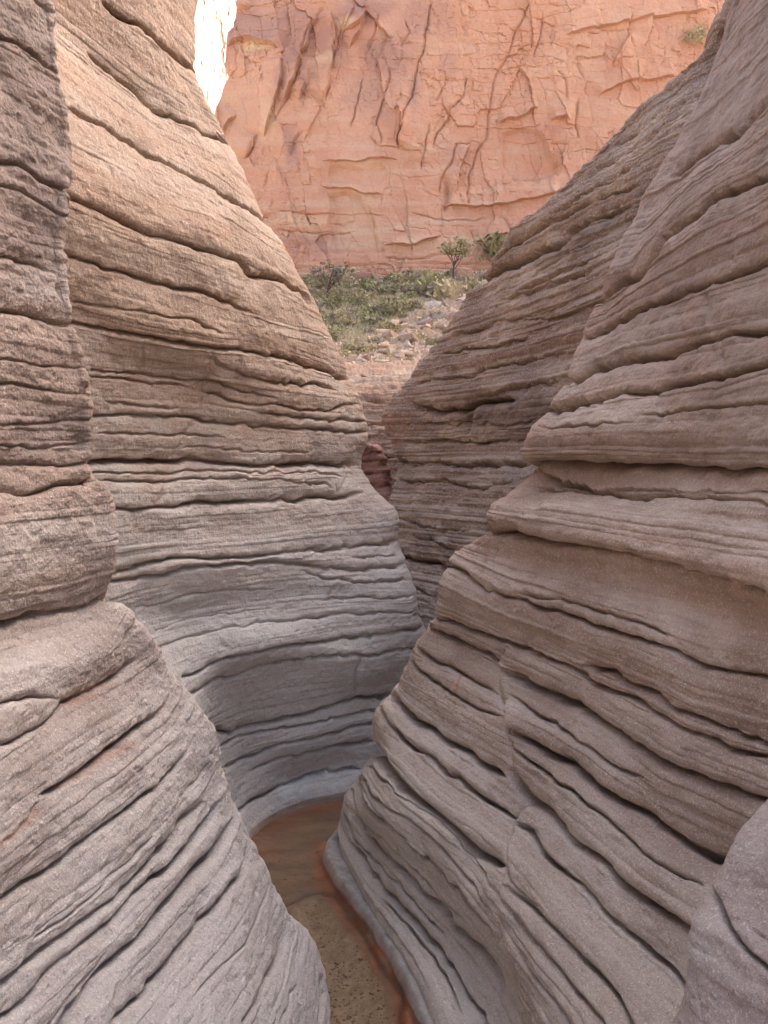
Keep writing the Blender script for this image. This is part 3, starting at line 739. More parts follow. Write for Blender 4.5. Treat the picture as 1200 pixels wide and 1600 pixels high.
Gb = wall('boulder', rowsG, M_bould, back=[(0.03,0.07,-0.02),(0.25,0.25,-0.08),(0.7,0.3,-0.3)], beyond=[(0.3,-0.2,-0.1),(0.9,-0.3,-0.4)],
          top=[(0.12,0.05,-0.01),(0.4,0.1,-0.1),(0.8,0.2,-0.6)], crev=crG, K=8, nvis=170, nrow_px=2.6, seed=41, lam=0.45, rough=0.8, L1=0.0, nback=30, nbey=20)
tag(Gb, 'rounded grey boulder closest to the viewer in the lower right corner', 'boulder')

# ================================================================== far ledges seen through the gap
rowsE = [
 [(440,583,14.5),(560,588,14.4),(640,585,14.2),(760,580,13.8)],
 [(440,594,14.35),(560,597,14.2),(640,594,13.9),(760,590,13.4)],
 [(440,608,14.2),(600,610,13.8),(760,606,13.0)],
 [(440,660,14.1),(600,660,13.4),(760,658,12.8)],
 [(440,740,13.8),(600,740,13.1),(760,740,12.6)],
 [(440,830,13.6),(600,830,12.9),(760,830,12.4)],
 Zrow(2.5,(440,975),(600,985),(760,1000)),
]
crE = [(1.6,0.6,[(520,596),(560,598),(600,597),(640,595)]), (1.6,0.8,[(520,608),(580,611),(640,607)]), (3,1.6,[(540,625),(580,622),(620,628)]),
       (3,1.7,[(550,668),(590,664),(620,668)]), (2.4,1.6,[(560,685),(600,681),(625,684)]), (2.4,1.6,[(560,697),(600,699),(625,696)]),
       (3,1.7,[(560,716),(600,714),(625,718)]), (3,1.7,[(560,738),(600,741),(625,738)]), (3,1.7,[(560,760),(600,757),(625,762)])]
E_ = wall('rock_ledge', rowsE, M_far, back=[(-0.5,0.2,0),(-3,1,0.1)], beyond=[(1,0.2,0),(4,0.5,0)], top=[(0,0.6,0.03),(0,2.4,-0.15)], crev=crE,
          K=6, nvis=220, nrow_px=1.2, seed=53, lam=3.2, rough=3.5, L1=1.6, nback=20, nbey=20, caps=90)
tag(E_, 'orange tan layered ledges in the gap below the grassy slope', 'rock ledge')
rowsF = [
 [(520,672,10.6),(500,670,10.9),(470,668,11.2)],
 [(560,690,11.0),(530,692,11.2),(480,690,11.5)],
 [(590,702,11.0),(550,704,11.2),(490,704,11.5)],
 [(597,730,11.0),(550,732,11.2),(490,732,11.5)],
 [(600,765,10.9),(550,768,11.1),(490,768,11.4)],
 [(625,800,10.6),(560,805,10.9),(490,808,11.2)],
 [(650,900,10.3),(580,905,10.6),(500,908,10.9)],
 Zrow(2.5,(680,1045),(600,1040),(500,1036)),
]
F_ = wall('rock_ledge', rowsF, M_dark, back=[(0.05,0.3,0),(-0.4,1.2,0)], beyond=[(-0.6,0.1,0),(-2,0.1,0)], top=[(-0.1,0.3,0.1),(-0.5,1.5,0.15)],
          crev=[(3,1.6,[(560,706),(600,704)]),(3.4,1.7,[(555,722),(600,722)]),(3.4,1.8,[(555,742),(600,740)]),(3,1.6,[(560,765),(605,760)]),(3,1.6,[(565,785),(612,785)])],
          K=5, nvis=90, nrow_px=1.6, seed=59, lam=2.5, rough=3.0, L1=1.4, nback=16, nbey=12, caps=10)
tag(F_, 'small dark red brown rock ledge wedged in the gap between the two walls', 'rock ledge')

# ================================================================== red cliff
def cliff_material(name, cols):
    cols = [tuple(x * 0.86 for x in c_) for c_ in cols]
    M = NT_(name)
    pos = M.pos()
    sp = M.n('ShaderNodeSeparateXYZ'); M.l(pos, sp.inputs[0])
    n1 = M.noise(pos, 0.25, 5, 0.6)
    n2 = M.noise(pos, 1.3, 5, 0.65)
    n3 = M.noise(pos, 0.5, 5, 0.6, sx=(0.35, 0.35, 3.2))
    n4 = M.noise(pos, 9.0, 4, 0.65)
    c = M.mix(M.ramp(n1, [(0.38, 0.0), (0.62, 1.0)]), cols[0], cols[1])
    c = M.mix(M.ramp(n2, [(0.48, 0.0), (0.70, 0.55)]), c, cols[2])
    lowz = M.maprange(sp.outputs[2], 21.0, 12.5, 0.25, 1.0)
    c = M.mix(M.math('MULTIPLY', M.ramp(n3, [(0.50, 0.0), (0.64, 0.6)]), lowz), c, cols[3])
    c = M.mix(M.ramp(n4, [(0.52, 0.0), (0.72, 0.35)]), c, tuple(x * 0.6 for x in cols[0]))
    c = M.mix(M.attr('varn_shade'), c, cols[4])
    c = M.mix(M.attr('pale'), c, cols[5])
    M.l(c, M.b.inputs['Base Color'])
    M.b.inputs['Roughness'].default_value = 0.9
    M.b.inputs['Specular IOR Level'].default_value = 0.2
    nb = M.bump(n4, 0.7, 0.06)
    nb = M.bump(M.noise(pos, 28, 4, 0.7), 0.6, 0.02, nb)
    M.l(nb, M.b.inputs['Normal'])
    return M.m
M_cliff = cliff_material('red_cliff_rock', [(0.58, 0.305, 0.195), (0.64, 0.375, 0.25), (0.64, 0.43, 0.30), (0.64, 0.50, 0.37), (0.33, 0.20, 0.18), (0.70, 0.54, 0.35)])

def blocks(x, z, sx, sz, seed, skew=0.0):
    """worley blocks in the cliff plane: offset and tilt per block"""
    r = np.random.RandomState(seed)
    Tb = r.rand(64, 64, 6)
    gx = x / sx + skew * z / sz; gz = z / sz
    ix = np.floor(gx).astype(int); iz = np.floor(gz).astype(int)
    best = np.full(x.shape, 1e9); off = np.zeros(x.shape); sec = np.full(x.shape, 1e9)
    for dx in (-1, 0, 1):
        for dz in (-1, 0, 1):
            cx = ix + dx; cz = iz + dz
            t = Tb[cx & 63, cz & 63]
            ex = gx - (cx + 0.1 + 0.8 * t[..., 0]); ez = gz - (cz + 0.1 + 0.8 * t[..., 1])
            d = np.maximum(np.abs(ex), np.abs(ez)) * 0.92 + 0.08 * np.hypot(ex, ez)
            m = d < best
            sec = np.where(m, best, np.minimum(sec, d))
            o = (t[..., 2] - 0.5) + (t[..., 3] - 0.5) * ex * 1.6 + (t[..., 4] - 0.5) * ez * 1.3
            off = np.where(m, o, off); best = np.where(m, d, best)
    return off, sec - best

def cliff(name, x0, x1, z0, z1, nx, nz, Yf, mat, edge=None, seed=0, pxfeat=None, amp=1.0):
    """upright rock face; Yf(x,z) gives its distance; edge(z) its left end, round which it wraps back"""
    zs = np.linspace(z1, z0, nz) if z1 < 80 else np.r_[np.linspace(z1, 27.5, 120), np.linspace(27.5, z0, nz - 119)[1:]]
    us = np.linspace(0, 1, nx)
    if x1 > 50: us = np.r_[np.linspace(0, 0.36, nx - 160), np.linspace(0.36, 1, 161)[1:]]
    wrap = 14 if edge else 0
    Xg = np.empty((nz, nx + wrap)); Zg = np.repeat(zs[:, None], nx + wrap, 1); Yg = np.empty_like(Xg)
    for i, z in enumerate(zs):
        l = edge(z) if edge else x0
        Xg[i, wrap:] = l + (x1 - l) * us
        Yg[i, wrap:] = Yf(Xg[i, wrap:], z)
        if wrap:
            t = np.arange(wrap, 0, -1) / wrap
            Xg[i, :wrap] = l + 0.15 * t + 1.2 * t * t
            Yg[i, :wrap] = Yf(np.array([l]), z)[0] + 9.0 * t
    P = np.stack([Xg, Yg, Zg], -1)
    px, py, dep = proj(P)
    wj = fbm(Xg * 0.5, Zg * 0.5, Yg * 0.1 + seed, 3)
    wx_ = Xg + 0.12 * wj + 0.07 * fbm(Xg * 2.5, Zg * 2.5, Yg * 0 + 4, 3, 0.6)
    wz_ = Zg + 0.12 * fbm(Xg * 0.5 + 9, Zg * 0.5, Yg * 0.1, 3) + 0.07 * fbm(Xg * 2.5, Zg * 2.5 + 7, Yg * 0 + 4, 3, 0.6)
    o1, e1 = blocks(wx_, wz_, 2.6, 4.4, seed + 1, 0.25)
    o2, e2 = blocks(wx_, wz_ + 0.15 * wx_, 0.8, 2.0, seed + 2, 0.35)
    o3, e3 = blocks(wx_, wz_, 0.32, 0.42, seed + 3, 0.1)
    sel = np.clip(0.35 + 1.9 * fbm(Xg * 0.22, Zg * 0.22, Yg * 0 + seed, 3), 0.03, 1.0)
    sel2 = np.clip(0.30 + 2.2 * fbm(Xg * 0.45 + 5, Zg * 0.45, Yg * 0 + seed, 3), 0.04, 1.0)
    d = amp * (0.24 * o1 + 0.17 * o2 * sel + 0.10 * o3 * sel2)
    crk = np.clip(1.6 * fbm(Xg * 0.6 + 3, Zg * 0.35, Yg * 0 + seed, 3), 0, 1)
    d -= amp * 0.10 * crk * np.exp(-e2 * 45) + amp * 0.02 * sel2 * np.exp(-e3 * 14)
    d += amp * (0.22 * fbm(Xg * 0.22, Zg * 0.16, Yg * 0 + seed, 3) + 0.05 * fbm(Xg * 3, Zg * 4, Yg * 0, 4, 0.6))
    o4, e4 = blocks(Xg + 0.10 * fbm(Xg * 3, Zg * 3, Yg * 0, 2), Zg + 0.08 * fbm(Xg * 2, Zg * 2, Yg * 0 + 3, 3), 2.1, 0.55, seed + 8, 0.05)
    bed_ = np.clip(0.4 + 1.8 * fbm(Xg * 0.15 + 2, Zg * 0.5, Yg * 0 + 8, 2), 0, 1)
    d += amp * (0.11 * o4 * bed_ - 0.07 * bed_ * np.exp(-e4 * 24))
    o5, e5 = blocks(Xg + 0.15 * fbm(Xg * 1.5, Zg * 1.5, Yg * 0 + 5, 3), Zg, 1.5, 7.0, seed + 9, 0.35)
    vert = np.clip(0.1 + 2.0 * fbm(Xg * 0.2 + 12, Zg * 0.12, Yg * 0 + 8, 2), 0, 1)
    d += amp * (0.24 * o5 * vert - 0.20 * vert * np.exp(-e5 * 60))
    d += amp * 0.05 * fbm(Xg * 1.2, Zg * 6, Yg * 0 + 6, 3, 0.6) * sel2
    low = np.clip((15.5 - Zg) / 4.0, 0, 1)
    pr, H, ii = layers(Zg * 0.25 + 0.02 * wj, 0.05, 0.2, seed + 5, -3, 12)
    d += amp * low * 0.16 * pr * H
    varn_shade = np.zeros_like(Xg); pale = np.zeros_like(Xg)
    if pxfeat:
        jx = px + 3.0 * fbm(Xg * 1.2, Zg * 1.2, Yg * 0 + 2, 3) * 2; jy = py + 3.0 * fbm(Xg * 1.2 + 8, Zg * 1.2, Yg * 0 + 2, 3) * 2
        msc = dep / FPX
        for wd, dk_, pts in pxfeat.get('cracks', ()):
            q, sg, arc, tot = polyline_dist(jx, jy, pts)
            tp = np.clip(arc / 10, 0, 1) * np.clip((tot - arc) / 10, 0, 1)
            d -= dk_ * wd * msc * np.exp(-(q / wd) ** 1.6) * tp
        for h, wd, side, pts in pxfeat.get('steps', ()):
            q, sg, arc, tot = polyline_dist(jx, jy, pts)
            xs = [p[0] for p in pts]; ys = [p[1] for p in pts]
            if side in 'lr':
                o_ = np.argsort(ys); lx = np.interp(jy, np.array(ys)[o_], np.array(xs)[o_])
                s_ = (jx < lx) if side == 'l' else (jx > lx)
            else:
                o_ = np.argsort(xs); ly = np.interp(jx, np.array(xs)[o_], np.array(ys)[o_])
                s_ = (jy < ly) if side == 'u' else (jy > ly)
            tp = np.clip(arc / (wd * .5), 0, 1) * np.clip((tot - arc) / (wd * .5), 0, 1)
            d += h * s_ * np.exp(-q / wd) * tp * msc
        for h, poly in pxfeat.get('recess', ()):
            h = h * 0.55
            ins = np.zeros(px.shape, bool); pts = poly + [poly[0]]
            for (ax, ay), (bx_, by_) in zip(pts[:-1], pts[1:]):
                c_ = ((ay > jy) != (by_ > jy)) & (jx < (bx_ - ax) * (jy - ay) / (by_ - ay + 1e-9) + ax)
                ins ^= c_
            q, sg, arc, tot = polyline_dist(jx, jy, pts)
            f = np.where(ins, np.clip(q / 5.0, 0, 1), 0)
            sm = np.where(ins, np.clip(q / 10.0, 0, 1), 0)
            d = d * (1 - 0.45 * sm) - h * f * msc
        for k, arr in (('varn_shade', varn_shade), ('pale', pale)):
            for cx, cy, rx, ry, s_ in pxfeat.get(k, ()):
                rr = np.hypot((jx - cx) / rx, (jy - cy) / ry)
                nn = fbm(Xg * 0.9, Zg * 0.9, Yg * 0 + cx, 4)
                arr[:] = np.maximum(arr, s_ * np.clip(1.5 - rr + 0.9 * nn, 0, 1))
    P[..., 1] -= d
    o = grid_mesh(name, P, dict(varn_shade=varn_shade, pale=pale), mat)
    o.data.polygons.foreach_set('use_smooth', np.zeros(len(o.data.polygons), bool))
    return o

# left edge of the cliff as it stands at its distance, from traced outline heights
edge_px = [(700, -600), (430, -260), (372, -60), (364, 0), (361, 17), (352, 27), (348, 57), (346, 77), (353, 97), (345, 110), (340, 127), (333, 143), (330, 170), (336, 200), (330, 260), (325, 330), (320, 400), (318, 460)]
ez = [unproj(x, y, 40.0) for x, y in edge_px]
ez_z = np.array([p[2] for p in ez])[::-1]; ez_x = np.array([p[0] for p in ez])[::-1]
def cl_edge(z): return float(np.interp(z, ez_z, ez_x)) - 0.15
def cl_Y(x, z): return 40.0 + 7.0 * (1 - np.exp(-((x - 5) / 30.0) ** 2)) + 0.036 * np.clip(z - 12, 0, 18) + 0 * x
feat = dict(
 cracks=[
  (1.8,2.6,[(830,0),(820,27),(807,50),(800,70),(783,100),(777,117),(773,133),(763,157),(763,180),(760,200),(757,217),(743,233),(740,260),(733,280),(728,303),(727,325)]),
  (1.6,3,[(733,120),(723,153),(713,163),(700,167),(697,187),(683,207),(677,233)]),
  (1.8,3.2,[(677,0),(667,43),(660,80),(650,117),(645,153),(630,177),(627,200),(620,233)]),
  (1.8,3,[(737,217),(713,227),(707,250),(690,273),(687,300)]),
  (4,2.4,[(690,273),(700,287),(697,317),(692,333)]),
  (2.4,2.4,[(465,88),(480,60),(500,25),(510,10)]),
  (2.4,2.2,[(515,130),(508,150),(500,160)]), (2.6,2.4,[(395,215),(388,235),(380,248)]), (2.6,2.4,[(472,205),(460,225),(450,245)]),
  (2,2.2,[(422,265),(420,280),(413,300)]), (2.2,2,[(593,70),(600,65),(615,60)]), (2.2,2,[(520,350),(535,352),(545,345),(560,342)]),
  (2.2,2,[(570,318),(580,340),(590,365)]), (2,2,[(700,120),(690,140),(675,165)]), (2.6,2.2,[(645,455),(643,430),(640,415)]),
  (2,1.8,[(985,20),(980,50),(985,80)]), (2,1.8,[(900,90),(905,110),(915,130)]), (2.2,2,[(870,110),(880,130),(885,160)]),
  (2,1.8,[(925,40),(935,45),(990,45)]), (2,1.8,[(800,370),(790,340),(780,335)]),
  (1.6,3,[(540,20),(530,60),(518,110)]),(1.6,3,[(470,100),(455,140),(440,170),(430,190)]),(1.5,3,[(610,110),(600,150),(590,190),(595,230)]),
  (1.5,3,[(670,190),(662,230),(655,265)]),(1.5,3,[(850,20),(845,60),(835,95)]),(1.5,3,[(905,150),(898,190),(905,220)]),(1.5,3,[(570,120),(560,160),(548,200)]),
  (1.4,2.6,[(600,400),(640,403),(690,398),(740,402)]),(1.4,2.6,[(430,330),(480,334),(540,330),(600,336)]),(1.4,2.6,[(640,330),(700,345),(760,340)]),(1.4,2.6,[(430,360),(520,365),(560,360)]),
  (2,2,[(590,20),(585,50),(570,90)]), (2,2,[(630,30),(640,50),(625,80)]), (2,2,[(560,440),(575,425),(585,430)]),
 ],
 steps=[
  (16,26,'l',[(500,30),(485,60),(470,88),(462,120),(440,165)]),
  (18,22,'l',[(487,110),(480,135),(465,160)]),
  (14,20,'l',[(445,95),(440,130),(428,165),(420,195),(412,215)]),
  (14,24,'l',[(520,15),(525,60),(522,90),(515,130),(505,160)]),
  (7,22,'u',[(505,252),(555,256),(600,247),(620,250)]),
  (7,20,'u',[(498,290),(530,296),(567,300),(600,305)]),
  (14,25,'r',[(620,160),(628,200),(620,235)]),
  (14,25,'u',[(350,72),(380,60),(420,70),(440,78)]),
  (12,18,'u',[(355,12),(375,14),(395,10)]),
  (13,24,'l',[(735,220),(720,260),(712,300)]),
  (10,25,'u',[(690,320),(760,325),(830,310),(880,300)]),
  (10,25,'u',[(600,380),(640,385),(690,370)]),
  (10,25,'u',[(840,350),(790,365),(740,375)]),
  (14,18,'l',[(850,195),(858,225),(872,262)]),
  (12,16,'u',[(780,192),(805,188),(830,170),(840,168)]),
  (12,16,'u',[(860,190),(880,185),(890,190)]),
  (10,22,'r',[(960,110),(968,80),(985,50)]),
  (8,22,'u',[(930,150),(970,135),(1030,122),(1060,120)]),
  (8,22,'u',[(880,60),(950,40),(1020,28),(1100,20)]),
  (10,20,'l',[(400,210),(390,235),(378,250)]),
  (10,20,'l',[(345,215),(358,190),(370,180)]),
  (14,22,'l',[(577,10),(560,50),(545,70)]),
  (12,22,'u',[(535,45),(560,40),(575,30)]),
 ],
 recess=[(14,[(786,208),(812,200),(838,200),(852,222),(866,250),(874,278),(840,282),(800,284),(782,262),(784,235)]),
         (13,[(512,299),(540,302),(566,304),(571,324),(582,348),(592,368),(594,392),(560,398),(520,396),(512,350)]),
         (9,[(516,256),(555,262),(598,254),(604,275),(596,292),(540,292),(512,288)])],
 varn_shade=[(400,40,60,40,0.6),(480,60,50,60,0.55),(600,95,35,35,0.55),(585,150,40,35,0.4),(440,140,14,26,0.7),(475,135,10,24,0.7),(455,220,12,35,0.6),(575,15,40,18,0.6),(690,20,20,30,0.3),(635,60,20,50,0.35),(648,140,10,40,0.5),(700,100,12,20,0.3),(720,240,25,30,0.2),(470,380,60,15,0.3),(650,20,40,30,0.45)],  # purplish varnish patches, plus painted shade on the narrow left-facing facets
 pale=[(403,75,26,7,0.9),(560,258,40,5,0.3),(535,300,28,4,0.3),(560,340,30,40,0.3),(545,35,15,8,0.6),(500,95,18,8,0.5),(480,345,40,8,0.4),(680,385,60,12,0.35),(420,180,14,30,0.4),(740,375,20,8,0.5)],
)
CL = cliff('cliff', -12, 90, 5.5, 82, 900, 900, cl_Y, M_cliff, edge=cl_edge, seed=70, pxfeat=feat, amp=0.8)
tag(CL, 'tall fractured red orange cliff closing the view above the canyon', 'cliff')

# bright cliff far behind, in full sun
M_pale = cliff_material('pale_cliff_rock', [(0.40, 0.32, 0.25), (0.50, 0.42, 0.34), (0.36, 0.27, 0.20), (0.46, 0.38, 0.30), (0.22, 0.15, 0.12), (0.5, 0.42, 0.33)])
def far_Y(x, z): return 120.0 + 1.5 * (x + 26) + 0 * z + 0.4 * np.maximum(z - 10, 0)
FC = cliff('cliff', -60, 6, 2, 110, 260, 300, far_Y, M_pale, seed=90, amp=2.0)
tag(FC, 'sunlit bleached cliff in the narrow gap at the upper left, far behind the red cliff', 'cliff')

# unseen tan cliff added behind the viewer to bounce warm sunlight into the slot
def back_Y(x, z): return -34.0 + 0 * x + 0 * z
M_bounce = cliff_material('tan_bounce_rock', [(0.40, 0.32, 0.255), (0.46, 0.385, 0.32), (0.42, 0.34, 0.27), (0.44, 0.38, 0.32), (0.30, 0.24, 0.2), (0.5, 0.43, 0.35)])
bounce_cliff = cliff('cliff', -60, 50, -0.5, 9, 200, 140, back_Y, M_bounce, seed=120, amp=2.0)
tag(bounce_cliff, kind='structure')

# ================================================================== hillside
M = NT_('hill_soil')
pos = M.pos()
n1 = M.noise(pos, 0.7, 5, 0.6); n2 = M.noise(pos, 5.0, 5, 0.7); n3 = M.noise(pos, 22.0, 3, 0.7)
c = M.mix(M.ramp(n1, [(0.4, 0.0), (0.6, 1.0)]), (0.50, 0.38, 0.30), (0.60, 0.48, 0.39))
c = M.mix(M.ramp(n2, [(0.45, 0.0), (0.65, 0.6)]), c, (0.34, 0.28, 0.19))
c = M.mix(M.ramp(n3, [(0.55, 0.0), (0.65, 0.6)]), c, (0.46, 0.38, 0.31))
M.l(c, M.b.inputs['Base Color']); M.b.inputs['Roughness'].default_value = 0.95
M.l(M.bump(n2, 0.8, 0.08), M.b.inputs['Normal'])
M_hill = M.m

def hill_z(x, y):
    base = np.interp(y, [13.0, 14.2, 15.2, 17, 22, 30, 38, 39.4, 46], [4.05, 4.05, 4.2, 4.75, 6.1, 8.6, 11.2, 11.5, 8.0])
    return base + 0.055 * (x - 0.5) * np.clip((y - 14) / 10, 0, 1.6) + 0.22 * fbm(x * 0.5, y * 0.5, 0 * x, 3) * np.clip((y - 14) / 5, 0.15, 1) \
        + 0.08 * fbm(x * 2.5, y * 2.5, 0 * x + 3, 3)
nx_, ny_ = 220, 260
xs = np.linspace(-16, 24, nx_); ys_ = 14.95 + (44 - 14.95) * np.linspace(0, 1, ny_) ** 1.3
Xh, Yh = np.meshgrid(xs, ys_)
Hh = hill_z(Xh, Yh)
Hg = grid_mesh('hillside', np.stack([Xh, Yh, Hh], -1), {}, M_hill)
tag(Hg, kind='structure')

# ================================================================== ground sheet
M = NT_('ground_rock')
pos = M.pos()
n1 = M.noise(pos, 0.4, 5, 0.6)
M.l(M.mix(M.ramp(n1, [(0.4, 0.0), (0.6, 1.0)]), (0.30, 0.25, 0.20), (0.38, 0.32, 0.26)), M.b.inputs['Base Color'])
M.b.inputs['Roughness'].default_value = 0.95
M.l(M.bump(M.noise(pos, 6, 5, 0.7), 0.7, 0.05), M.b.inputs['Normal'])
M_ground = M.m
gx = np.linspace(-400, 400, 60); gy = np.linspace(-300, 600, 60)
GX, GY = np.meshgrid(gx, gy)
g = grid_mesh('ground', np.stack([GX, GY, np.full_like(GX, -0.32)], -1), {}, M_ground)
tag(g, kind='structure')

# ================================================================== streambed and water
def floor_pts(pts, z=0.0):
    return [(float(p[0]), float(p[1])) for p in (unproj(x, y, y_for_z(y, z)) for x, y in pts)]
bx = np.linspace(-2.6, 2.2, 480); by = np.linspace(0.4, 10.5, 760)
BX, BY = np.meshgrid(bx, by)
def pline(pts, z=0.0):
    fp = floor_pts(pts, z)
    d, sg, arc, tot = polyline_dist(BX + 0.04 * fbm(BX * 4, BY * 4, 0 * BX, 3), BY + 0.04 * fbm(BX * 4 + 9, BY * 4, 0 * BX, 3), fp)
    return d
def inside(pts, z=0.0):
    fp = floor_pts(pts, z); fp = fp + [fp[0]]
    X_ = BX + 0.03 * fbm(BX * 5, BY * 5, 0 * BX + 1, 3); Y_ = BY + 0.05 * fbm(BX * 5 + 9, BY * 5, 0 * BX + 1, 3)
    ins = np.zeros(BX.shape, bool)
    for (ax, ay), (b_, c_) in zip(fp[:-1], fp[1:]):
        ins ^= ((ay > Y_) != (c_ > Y_)) & (X_ < (b_ - ax) * (Y_ - ay) / (c_ - ay + 1e-9) + ax)
    d, *_ = polyline_dist(X_, Y_, fp)
    return np.where(ins, d, -d)
hollow = inside([(455,1412),(475,1394),(500,1390),(520,1400),(532,1430),(560,1462),(590,1510),(612,1560),(625,1610),(640,1720),(520,1800),(430,1700),(430,1480)])
orange = pline([(502,1312),(506,1350),(520,1375),(535,1395),(560,1440),(590,1475),(612,1520),(635,1560),(648,1600),(672,1700)])
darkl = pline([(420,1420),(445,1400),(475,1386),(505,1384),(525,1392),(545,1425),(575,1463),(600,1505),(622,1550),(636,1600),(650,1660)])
rim = pline([(380,1318),(395,1302),(430,1272),(480,1252),(550,1240),(640,1234)])
shelf = inside([(524,1300),(508,1318),(502,1342),(515,1366),(532,1390),(565,1438),(602,1492),(640,1568),(690,1690),(800,1800),(760,1600),(640,1400),(560,1300)])
shf = np.clip(shelf / 0.035 + 0.2, 0, 1)
rdist = np.clip(1.15 - orange / 0.095, 0, 1) ** 0.8
rimr = np.clip(1 - rim / 0.30, 0, 1) * 0.9
redz = np.clip(np.maximum(rdist * np.clip(0.9 + 0.9 * fbm(BX * 12, BY * 9, 0 * BX, 3), 0.3, 1.3), rimr * (0.7 + 0.6 * fbm(BX * 1.5, BY * 7, 0 * BX, 3))), 0, 1)
sandz = np.clip(hollow / 0.05 + 0.3, 0, 1)
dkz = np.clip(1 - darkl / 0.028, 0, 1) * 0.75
bedz = -0.045 - 0.05 * np.clip(hollow / 0.15, 0, 1) + 0.022 * np.clip(1 - orange / 0.06, 0, 1) - 0.02 * dkz \
    + shf * 0.085 + 0.012 * fbm(BX * 3, BY * 3, 0 * BX + 5, 3) + 0.004 * fbm(BX * 25, BY * 25, 0 * BX, 2)
M = NT_('streambed_mud')
pos = M.pos()
n1 = M.noise(pos, 3.0, 5, 0.6, sx=(1, 2.6, 1)); n2 = M.noise(pos, 60.0, 4, 0.75); n3 = M.noise(pos, 14.0, 4, 0.7)
mud = M.mix(M.ramp(n1, [(0.35, 0.0), (0.65, 1.0)]), (0.15, 0.115, 0.09), (0.25, 0.18, 0.135))
mud = M.mix(M.attr('red'), mud, M.mix(M.ramp(n1, [(0.4, 0.0), (0.6, 1.0)]), (0.30, 0.11, 0.055), (0.36, 0.17, 0.10)))
sand = M.mix(M.ramp(n3, [(0.35, 0.0), (0.65, 1.0)]), (0.22, 0.17, 0.12), (0.36, 0.285, 0.21))
sand = M.mix(M.ramp(n2, [(0.57, 0.0), (0.66, 0.8)]), sand, (0.42, 0.35, 0.26))
sand = M.mix(M.ramp(n2, [(0.34, 0.7), (0.44, 0.0)]), sand, (0.07, 0.055, 0.04))
c = M.mix(M.attr('sand'), mud, sand)
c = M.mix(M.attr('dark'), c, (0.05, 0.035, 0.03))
c = M.mix(M.attr('shelf'), c, M.mix(M.ramp(n3, [(0.35, 0.0), (0.65, 1.0)]), (0.20, 0.185, 0.17), (0.34, 0.32, 0.30)))
M.l(c, M.b.inputs['Base Color']); M.b.inputs['Roughness'].default_value = 0.6
M.l(M.bump(n2, 0.6, 0.006), M.b.inputs['Normal'])
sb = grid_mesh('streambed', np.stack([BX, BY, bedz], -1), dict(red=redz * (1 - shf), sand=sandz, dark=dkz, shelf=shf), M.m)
tag(sb, kind='structure')

M = NT_('pool_water')
M.t.nodes.remove(M.b)
gl = M.n('ShaderNodeBsdfGlossy'); gl.inputs['Roughness'].default_value = 0.03
tr = M.n('ShaderNodeBsdfTransparent'); tr.inputs['Color'].default_value = (0.93, 0.88, 0.80, 1)
fr = M.n('ShaderNodeFresnel'); fr.inputs['IOR'].default_value = 1.5
ms = M.n('ShaderNodeMixShader')
M.l(fr.outputs[0], ms.inputs[0]); M.l(tr.outputs[0], ms.inputs[1]); M.l(gl.outputs[0], ms.inputs[2])
M.l(ms.outputs[0], M.out.inputs[0])
wb_ = M.bump(M.noise(M.pos(), 9.0, 3, 0.5), 0.05, 0.01)
M.l(wb_, gl.inputs['Normal']); M.l(wb_, fr.inputs['Normal'])
wx_ = np.linspace(-2.6, 2.2, 60); wy_ = np.linspace(0.4, 10.5, 120)
WX, WY = np.meshgrid(wx_, wy_)
wt = grid_mesh('water', np.stack([WX, WY, 0.0015 * fbm(WX * 3, WY * 3, 0 * WX, 2)], -1), {}, M.m)
tag(wt, kind='structure')

# ================================================================== plants and stones on the slope
RNG = random.Random(5)

def simple_mat(name, cols, rough=0.9, scale=3.0, trans=0.0):
    M = NT_(name)
    oi = M.n('ShaderNodeObjectInfo')
    nz = M.noise(M.pos(), scale, 3, 0.6)
    f = M.math('ADD', M.math('MULTIPLY', nz, 0.9), M.math('MULTIPLY', M.math('SUBTRACT', oi.outputs['Random'], 0.5), 0.6))
    c = M.ramp(f, [(0.25 + 0.5 * i / (len(cols) - 1), c_) for i, c_ in enumerate(cols)])
    M.l(c, M.b.inputs['Base Color']); M.b.inputs['Roughness'].default_value = rough
    M.b.inputs['Specular IOR Level'].default_value = 0.2
    if trans:
        M.b.inputs['Transmission Weight'].default_value = 0.0
        M.b.inputs['Subsurface Weight'].default_value = 0.0
    return M.m
leafM = dict(
 olive=simple_mat('olive_leaf', [(0.22, 0.20, 0.11), (0.33, 0.30, 0.16), (0.44, 0.38, 0.23)], scale=8),
 green=simple_mat('green_leaf', [(0.17, 0.19, 0.09), (0.27, 0.28, 0.13), (0.36, 0.34, 0.18)], scale=8),
 grey=simple_mat('grey_twigs', [(0.22, 0.19, 0.135), (0.32, 0.28, 0.20), (0.41, 0.36, 0.27)], scale=8),
 straw=simple_mat('straw_leaf', [(0.36, 0.31, 0.17), (0.46, 0.40, 0.23), (0.54, 0.46, 0.30)], scale=8))
barkM = simple_mat('bark', [(0.09, 0.06, 0.05), (0.15, 0.11, 0.09), (0.20, 0.15, 0.12)], scale=12)
stoneM = dict(
 pale=simple_mat('pale_stone', [(0.32, 0.26, 0.21), (0.43, 0.36, 0.30), (0.52, 0.45, 0.39)], scale=4),
 tan=simple_mat('tan_stone', [(0.30, 0.20, 0.13), (0.42, 0.30, 0.21), (0.50, 0.38, 0.27)], scale=4),
 red=simple_mat('red_stone', [(0.27, 0.15, 0.11), (0.35, 0.21, 0.155), (0.42, 0.28, 0.21)], scale=4))

